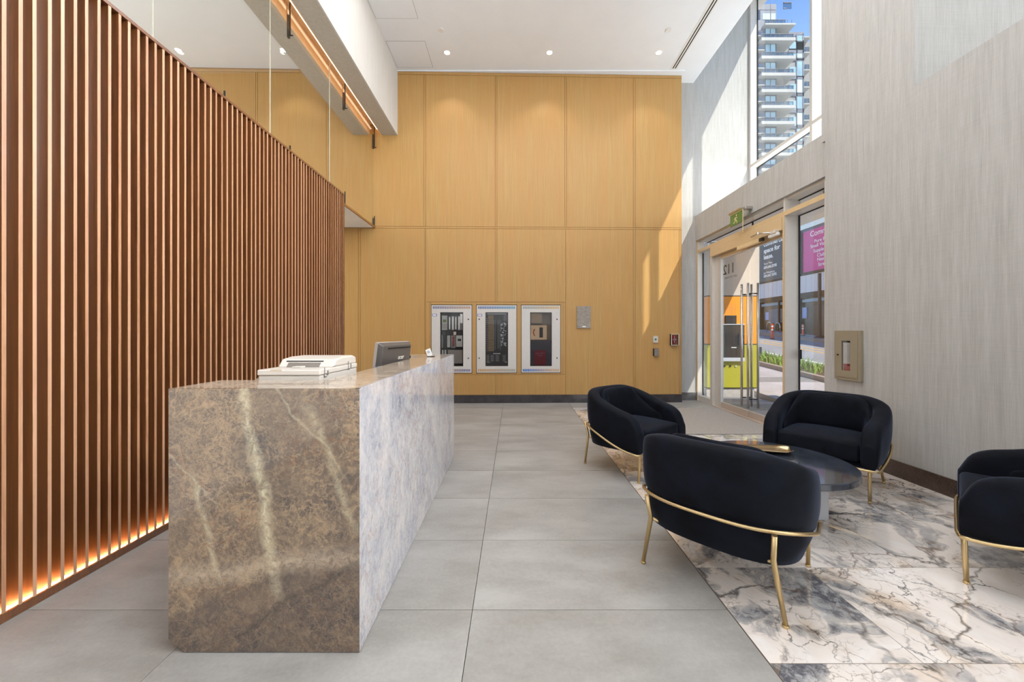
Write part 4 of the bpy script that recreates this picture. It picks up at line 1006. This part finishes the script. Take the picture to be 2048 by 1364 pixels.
# coloured entry wall beside the doors
YV = YC+.02
vw = empty('wall_entry', (0, 0, 0)); struct(vw)
VX0, VX1 = 3.76, 4.77
orange = simple('orange_cladding', rgb(236, 146, 12), .5, var=.05, scale=3); lime = simple('lime_cladding', rgb(168, 162, 38), .5, var=.05, scale=3); gstone = simple('grey_stone_plinth', rgb(180, 172, 166), .7)
wst = simple('pale_stone_cladding', rgb(196, 184, 172), .75, var=.05, scale=4)
dk = M['gasket']
def vb(nm, z0, z1, m): box(nm, VX0, VX1, YV, YV+.6, z0, z1, m, vw)
vb('stone_panel', 2.03, 3.08, wst); vb('joint', 2.01, 2.03, dk); vb('orange_panel', 1.09, 2.01, orange); vb('joint', 1.07, 1.09, dk); vb('lime_panel', .24, 1.07, lime)
box('plinth', VX0, VX1-.08, YV+.03, YV+.55, -.05, .22, gstone, vw); box('joint', VX0, VX1-.02, YV+.02, YV+.58, .22, .24, dk, vw)
def vx(px): return (px-1028)*YV/759
def vz(py): return CAMZ-(py-665)*YV/759
ip = empty('intercom_panel', (vx(1463), YV, vz(720))); tag(ip, 'stainless steel intercom panel on the orange and lime wall', 'intercom')
hw = vx(1486)-vx(1463)
box('plate', -hw, hw, -.05, -.001, 0, vz(650)-vz(720), M['dark_metal'], ip, bevel=.006)
box('screen', -hw*.62, hw*.55, -.054, -.05, .27, .52, M['black'], ip); box('top_lip', -hw, hw, -.058, -.001, .685, .70, M['steel'], ip)
boxes('button_row', [(-.03+i*.025, -.012+i*.025, -.054, -.05, .235, .255) for i in range(4)], M['whitepaint'], ip)
box('handset_slot', .06, .10, -.056, -.05, .10, .20, M['black'], ip); box('lower_shelf', -hw, hw, -.06, -.001, -.02, .05, M['steel'], ip)
nb = box('notice_box', vx(1449.5), vx(1471.5), YV-.03, YV-.001, vz(649.2), vz(631), M['black'], bevel=.003); tag(nb, 'black louvred box fixed above the intercom panel', 'box')
boxes('louvre', [(vx(1452), vx(1469), YV-.033, YV-.03, vz(648-i*4), vz(646-i*4)) for i in range(3)], M['dark_metal'], nb)
nf = boxes('printed_notice', [(vx(1450), vx(1471), YV-.002, YV-.0005, vz(627), vz(626.4)), (vx(1450), vx(1471), YV-.002, YV-.0005, vz(608.6), vz(608)), (vx(1450), vx(1450.6), YV-.002, YV-.0005, vz(627), vz(608)), (vx(1470.4), vx(1471), YV-.002, YV-.0005, vz(627), vz(608))]
           + [(vx(1461-w_), vx(1461+w_), YV-.002, YV-.0005, vz(z_), vz(z_-1)) for w_, z_ in ((5, 613), (7, 616), (9, 619), (4, 622), (3, 625))], simple('notice_grey', rgb(206, 140, 84), .6)); tag(nf, 'outlined printed notice above the black louvred box', 'notice')
for px, lab in ((1448.5, 'black round push button, first of three under the intercom'), (1460, 'black round push button in the middle under the intercom'), (1471, 'grey round push button, last of three under the intercom')):
    tag(cylo('entry_button', (vx(px), YV-.008, vz(732)), .018, .016, M['black'] if px < 1470 else M['steel'], axis='Y', n=18), lab, 'button', 'round buttons under the intercom')
lk = box('wall_reader', 4.81, 4.86, YV+.0, YV+.09, vz(707), vz(694), M['black'], bevel=.004); lk.location = (-.04, 0, 0); tag(lk, 'small black box on the street side edge of the lime wall', 'reader')
gl = box('glass_lock', GXs-.03, GXs-.009, 4.905, 4.950, .965, 1.09, M['black'], bevel=.008); tag(gl, 'black rounded lock box on the right side light glass', 'lock')
# canopy light & exterior soffit
sf = boxes('canopy_light', [(3.86, 4.10, 4.66, 4.74, 2.98, 3.079)], M['dark_metal'], bevel=.004); tag(sf, 'dark box light fixed under the outside canopy', 'light')
struct(box('canopy_glass', 4.80, 6.6, -2, 5.2, 3.26, 3.28, simple('pale_canopy_glass', rgb(190, 214, 212), .3)))
struct(box('wall_outside', 3.75, 4.7, -4.2, 3.9, -.2, 3.33, wst))
# street furniture
def delin(x, y_, h, lab):
    z = gz(y_)-.06 if x < 14.4 else gz(y_)+.06
    t = empty('traffic_post', (x, y_, z)); tag(t, lab, 'traffic post')
    cylo('post', (0, 0, h/2), .045, h, simple('post_orange', rgb(236, 64, 30), .5) if 'post_orange' not in bpy.data.materials else bpy.data.materials['post_orange'], t, n=18)
    for z_ in (.62, .84): cylo('white_band', (0, 0, h*z_), .0465, h*.10, M['whitepaint'], t, n=18)
    cylo('base', (0, 0, .02), .10, .04, M['black'], t, n=18)
delin(13.2, 19.4, .78, 'orange traffic post with white bands on the street beyond the doors')
delin(15.3, 20.1, .60, 'small orange traffic post seen through the right side light')
for k, (y_, lab) in enumerate(((22.6, 'silver bike hoop on the far sidewalk, next to the traffic post'), (21.9, 'silver bike hoop on the far sidewalk, farther from the traffic post'))):
    t = empty('bike_rack', (15.2, y_, gz(y_)+.06)); tag(t, lab, 'bike rack', 'bike hoops on the far sidewalk')
    tubeo('hoop', [(0, -.22, 0), (0, -.22, .35), (0, -.18, .5), (0, -.08, .58), (0, .08, .58), (0, .18, .5), (0, .22, .35), (0, .22, 0)], .024, M['steel'], t, 8)
    boxes('base_plate', [(-.06, .06, -.29, -.15, 0, .012), (-.06, .06, .15, .29, 0, .012)], M['steel'], t)
t = empty('street_pole', (15.1, 18.75, gz(18.75)+.06)); tag(t, 'black pole on the far sidewalk seen through the right side light', 'pole')
cylo('pole', (0, 0, 1.6), .07, 3.2, M['black'], t, n=16); cylo('base_plate', (0, 0, .05), .26, .1, M['black'], t, n=20, r2=.16)
# building across the street
BXs = 16.0
n = NB('ribbed_metal_cladding'); sp = n.new('ShaderNodeSeparateXYZ'); n.put(sp.inputs[0], n.pos()); wv = n.math('FRACT', n.math('MULTIPLY', sp.outputs[1], 2.6))
n.set(base=n.ramp(wv, [(0, rgb(150, 146, 148)), (.12, rgb(190, 186, 188)), (.9, rgb(196, 192, 192))]), rough=.5)
rib = n.m
bd = empty('shop_building', (BXs, 20, 0)); tag(bd, 'shop building across the street with dark windows and billboards', 'building')
def bb(nm, x0, x1, y0, y1, z0, z1, m, par=bd): return box(nm, x0-BXs, x1-BXs, y0-20, y1-20, z0, z1, m, par)
M['shop_black'] = simple('shop_black', rgb(13, 13, 15), .4, spec=.2)
nav = simple('dark_shop_glass', rgb(19, 22, 30), .18, spec=.35, var=.3, scale=.6)
bb('storefront_glass', BXs+.15, BXs+.3, 5, 40, -1, 3.50, nav)
bb('cladding_band', BXs, BXs+.4, 5, 40, 3.50, 4.45, rib)
bb('upper_wall', BXs+.05, BXs+.5, 5, 40, 4.45, 7.4, simple('slate_upper', rgb(64, 76, 92), .3, var=.2, scale=.8))
bb('cornice', BXs-.0, BXs+.5, 5, 40, 7.0, 7.35, simple('pale_cornice', rgb(206, 214, 210), .6))
bb('storefront_header', BXs+.02, BXs+.16, 5, 40, 3.22, 3.50, M['shop_black'])
bb('storefront_header', BXs+.10, BXs+.15, 5, 40, 2.98, 3.14, simple('blind_blue', rgb(120, 146, 160), .5))
for y_ in [9+1.75*i for i in range(14)]:
    bb('mullion', BXs+.02, BXs+.16, y_-.045, y_+.045, -1, 3.22, M['shop_black'])
bb('door_panel', BXs+.10, BXs+.15, 19.0, 20.4, -.5, 2.75, simple('door_charcoal', rgb(44, 44, 46), .3))
bb('window_poster', BXs+.10, BXs+.15, 20.9, 21.4, 2.1, 2.7, simple('poster_blue', rgb(150, 166, 206), .5))
bb('window_poster', BXs+.10, BXs+.15, 24.0, 24.3, 2.1, 2.6, bpy.data.materials['poster_blue'])
bb('window_poster', BXs+.10, BXs+.15, 22.4, 22.55, 1.6, 2.9, M['whitepaint'])
bb('interior_glow', BXs+.10, BXs+.148, 22.7, 24.0, 1.9, 2.75, simple('interior_grey', rgb(92, 100, 112), .4, var=.3, scale=2))
wtx = simple('billboard_white', rgb(238, 236, 232), .6)
# dark teal billboard
b1 = empty('lease_billboard', (BXs-.04, 22.6, 4.55)); tag(b1, 'dark teal billboard offering commercial space for lease', 'billboard')
box('panel', 0, .085, -1.35, 2.25, .0, 2.44, simple('teal_print', rgb(30, 66, 80), .5, var=.1, scale=.8), b1); box('frame', -.02, .085, -1.4, 2.3, -.095, 0, M['gasket'], b1)
def bt(s, y_, z_, size, par, sx=1.0, align='LEFT', bold=0):
    o = text('lettering', s, (par.location.x-.012, y_, z_), '-X', size, wtx, None, align, .002, 1.0, sx, bold)
    o.parent = par; o.matrix_parent_inverse = Matrix.Translation(par.location).inverted()
def onb(px, py): y_ = 759*BXs/(px-1028); return y_, CAMZ-(py-665)*y_/759
for s, px, py, size, sx, bo in (('commercial', 1529, 494, .40, 1.0, .008), ('space for', 1529, 507, .40, 1.0, .008), ('lease.', 1529, 519.5, .40, 1.0, .008), ('Terry Thies', 1529, 530.5, .18, .95, 0), ('604.646.8398', 1529, 538.5, .25, .88, .004), ('Jon Whitefoote', 1529, 548.5, .17, .95, 0), ('604.647.5095', 1529, 555.5, .25, .88, .004)):
    y_, z_ = onb(px, py); bt(s, y_, z_, size, b1, sx, bold=bo)
y_, z_ = onb(1566, 538); bt('AV', y_, z_, .26, b1); bt('YO', y_, z_-.28, .26, b1)
boxes('rule', [(-.014, -.012, y_-22.6-.6, y_-22.6, z_-4.55+.36, z_-4.55+.39), (-.014, -.012, y_-22.6-.6, y_-22.6, z_-4.55-.52, z_-4.55-.49)], wtx, b1)
# magenta billboard
b2 = empty('tenant_billboard', (BXs-.04, 19.2, 4.55)); tag(b2, 'magenta billboard listing tenants, seen through the right side light', 'billboard')
box('panel', 0, .085, -1.9, 1.75, .05, 2.27, simple('magenta_print', rgb(186, 48, 126), .5, var=.06, scale=.8), b2)
boxes('frame', [(-.02, .085, -2, 1.85, -.08, .05), (-.02, .085, 1.75, 1.85, .05, 2.27)], M['gasket'], b2)
for s, px, py, size in (('Comm', 1622, 474, .40), ('Pure P', 1630.5, 486, .26), ('Small Vic', 1622.5, 497, .26), ('Supple', 1628.5, 505.5, .26), ('Club', 1636, 514, .26), ('Next', 1636, 522.5, .26), ('Stre', 1638, 532.5, .26)):
    y_, z_ = onb(px, py); bt(s, y_, z_, size, b2, 1.0)
# ------------------------------------------------------------------ residential tower
TY = 69.0; S = 759/TY
def tx(px): return (px-1028)/S
def tz(py): return CAMZ-(py-665)/S
tw = empty('apartment_tower', (tx(1560), TY, 0)); tag(tw, 'tall white balconied apartment tower seen through the upper window', 'tower')
TXo = tx(1560)
def tb_(nm, x0, x1, y0, y1, z0, z1, m, par=tw): return box(nm, x0-TXo, x1-TXo, y0-TY, y1-TY, z0, z1, m, par)
def tbs(nm, lst, m, par=tw): return boxes(nm, [(a-TXo, b-TXo, c-TY, d-TY, e_, f) for a, b, c, d, e_, f in lst], m, par)
tgrey = simple('tower_grey_panel', rgb(96, 100, 114), .5); tgl = simple('tower_glass', rgb(150, 178, 190), .12, spec=.8, var=.25, scale=.25)
tgl2 = simple('tower_glass_pale', rgb(190, 214, 216), .15, spec=.8, var=.15, scale=.3); tdk = simple('tower_dark_frame', rgb(74, 78, 90), .5); twh = simple('tower_white_slab', rgb(160, 157, 152), .6, var=.02)
tst = simple('tower_pale_wall', rgb(128, 126, 124), .6)
rail_g = glass('balcony_glass', (.72, .80, .84, 1), .6)
bd_ = 3.0                                            # balcony depth; windows sit this far behind the slab edge
YW = TY+4.2
def wx(px, y=YW): return (px-1028)*y/759
def wz(py, y=YW): return CAMZ-(py-665)*y/759
floors = [52, 80.5, 117, 151, 184, 216, 248, 280, 311, 342]
YL = TY+1.0
tb_('left_wall', wx(1500, YL), wx(1552, YL), YL, YL+8, 0, wz(40, YL), tgrey)
tb_('middle_wall', wx(1549), wx(1608), YW+.01, YW+8, 0, wz(66), tst)
tb_('right_wall', wx(1607), wx(1640), YW+1.5, YW+9, 0, wz(72), tst)
tb_('roof_block', wx(1520), wx(1552), YW-.1, YW+6, wz(46), wz(9), tgrey)
tbs('roof_joint', [(wx(1520), wx(1552), YW-.14, YW-.1, wz(21), wz(20)), (wx(1540), wx(1540.7), YW-.14, YW-.1, wz(45), wz(9))], tdk)
tbs('penthouse_window', [(wx(1524), wx(1539), YW-.16, YW-.1, wz(40), wz(28)), (wx(1541), wx(1550), YW-.16, YW-.1, wz(46), wz(28))], tgl2)
tbs('roof_screen', [(wx(1552), wx(1568), YW-2, YW-1.9, wz(35), wz(23))], rail_g); tbs('roof_screen_rail', [(wx(1552), wx(1568), YW-2.02, YW-1.88, wz(23.5), wz(22)), (wx(1552), wx(1558), YW-2.02, YW-1.88, wz(35), wz(33.5))], tdk)
tb_('side_roof', wx(1577), wx(1607), YW-.05, YW+5, wz(73), wz(64), tgrey)
tb_('roof_slab', wx(1607), wx(1625), YW+.2, YW+5, wz(73), wz(71), twh)
for i, py in enumerate(floors):
    x0p = 1530.5 if i == 0 else 1523.5
    thk = 3.0 if i == 0 else 6.0
    if i == 0: py_top = 46.5
    z1 = tz(py-6+0) if i else tz(46.0); z0_ = tz(py) if i else tz(49.0)
    sb = tb_('balcony_slab', tx(x0p), tx(1591.5), TY, YW, z0_, z1, twh)
    zf = z1
    if True:
        top = tz((py-6 if i else 46)-7.5)
        tbs('balcony_glass', [(tx(x0p), tx(1588 if i else 1572), TY+.08, TY+.12, zf, top)], rail_g, sb)
        xs_ = [tx(x0p+ k_*9) for k_ in range(8) if x0p+k_*9 < 1589]
        tbs('balcony_rail', [(tx(x0p), tx(1588 if i else 1572), TY+.06, TY+.14, top-.05, top+.04)]+[(x-.03, x+.03, TY+.07, TY+.13, zf, top) for x in xs_], tdk, sb)
    # windows under this slab
    pyw0 = (py+2)*1.0; nxt = floors[i+1]-8 if i+1 < len(floors) else py+24
    k_ = TY/YW
    def cy(v): return 665+(v-665)*1.0
    a0, a1 = wz(py+14 if i else 57), wz(nxt+6)
    lw = lambda p: wx(p, YL)
    a0 = wz(py+8 if i else 57, YL); a1 = wz(nxt-5, YL)
    tbs('balcony_window', [(lw(1531), lw(1551), YL-.06, YL-.01, a1, a0)], tgl, tw)
    tbs('window_frame', [(lw(1530), lw(1552), YL-.12, YL-.02, a0-.05, a0+.25), (lw(1550.4), lw(1551.8), YL-.1, YL-.02, a1, a0), (lw(1539.6), lw(1540.6), YL-.1, YL-.02, a1, a0)], tdk, tw)
    # narrow balconies at the far left, and the glazed corner at right
    if i < 9:
        tb_('small_slab', tx(1514), tx(1531), TY+.2, YL-.01, tz(py+19-.8), tz(py+19-2.4), twh)
        tbs('small_rail', [(tx(1514), tx(1530), TY+.25, TY+.3, tz(py+19-2.6), tz(py+19-10))], rail_g, tw)
    zb_, zt_ = wz(floors[i]+28+8 if i else 101), wz(floors[i]+4 if i else 71)
    tbs('corner_window', [(wx(1593.5), wx(1604), YW-.10, YW-.02, zb_, zt_)], tgl2 if i % 2 else tgl, tw)
    tbs('corner_window', [(wx(1578), wx(1591.5), YW-.10, YW-.02, zb_, zt_-1.3)], tgl, tw)
    tbs('corner_frame', [(wx(1591.5), wx(1593.5), YW-.16, YW-.02, zb_-.6, zt_+.2), (wx(1604), wx(1606.6), YW-.16, YW-.02, zb_-.6, zt_+.2), (wx(1576), wx(1606.6), YW-.16, YW-.02, zb_-.6, zb_), (wx(1593), wx(1606.6), YW-.16, YW-.02, zt_, zt_+.2)], tdk if i % 2 else tgrey, tw)
for i in range(9):
    py = 104.5+i*35-(i*(i-1))*.35
    sb = tb_('side_balcony_slab', wx(1607.5), wx(1622), YW, YW+1.5, wz(py+1), wz(py-1), twh)
    tbs('side_balcony_glass', [(wx(1607.5), wx(1622), YW+.02, YW+.06, wz(py-1), wz(py-11))], rail_g, sb)
    tbs('side_balcony_post', [(wx(x_), wx(x_+.7), YW, YW+.08, wz(py-1), wz(py-11)) for x_ in (1607.5, 1612.5, 1617)], tdk, sb)
    tbs('side_balcony_window', [(wx(1608), wx(1622), YW+1.4, YW+1.48, wz(py-1), wz(py-17))], simple('side_window_dark', rgb(92, 96, 112), .2) if i == 0 else bpy.data.materials['side_window_dark'], tw)

# lettering becomes real mesh
dg = bpy.context.evaluated_depsgraph_get()
for o in [o for o in bpy.data.objects if o.type == 'FONT']:
    me = bpy.data.meshes.new_from_object(o.evaluated_get(dg)); 
    no = bpy.data.objects.new('tmp', me); COL.objects.link(no)
    no.parent = o.parent; no.matrix_parent_inverse = o.matrix_parent_inverse.copy(); no.matrix_basis = o.matrix_basis.copy()
    for k in ('label', 'category', 'group', 'kind'):
        if k in o: no[k] = o[k]
    nm = o.name; o.name = 'old'; bpy.data.objects.remove(o); no.name = nm
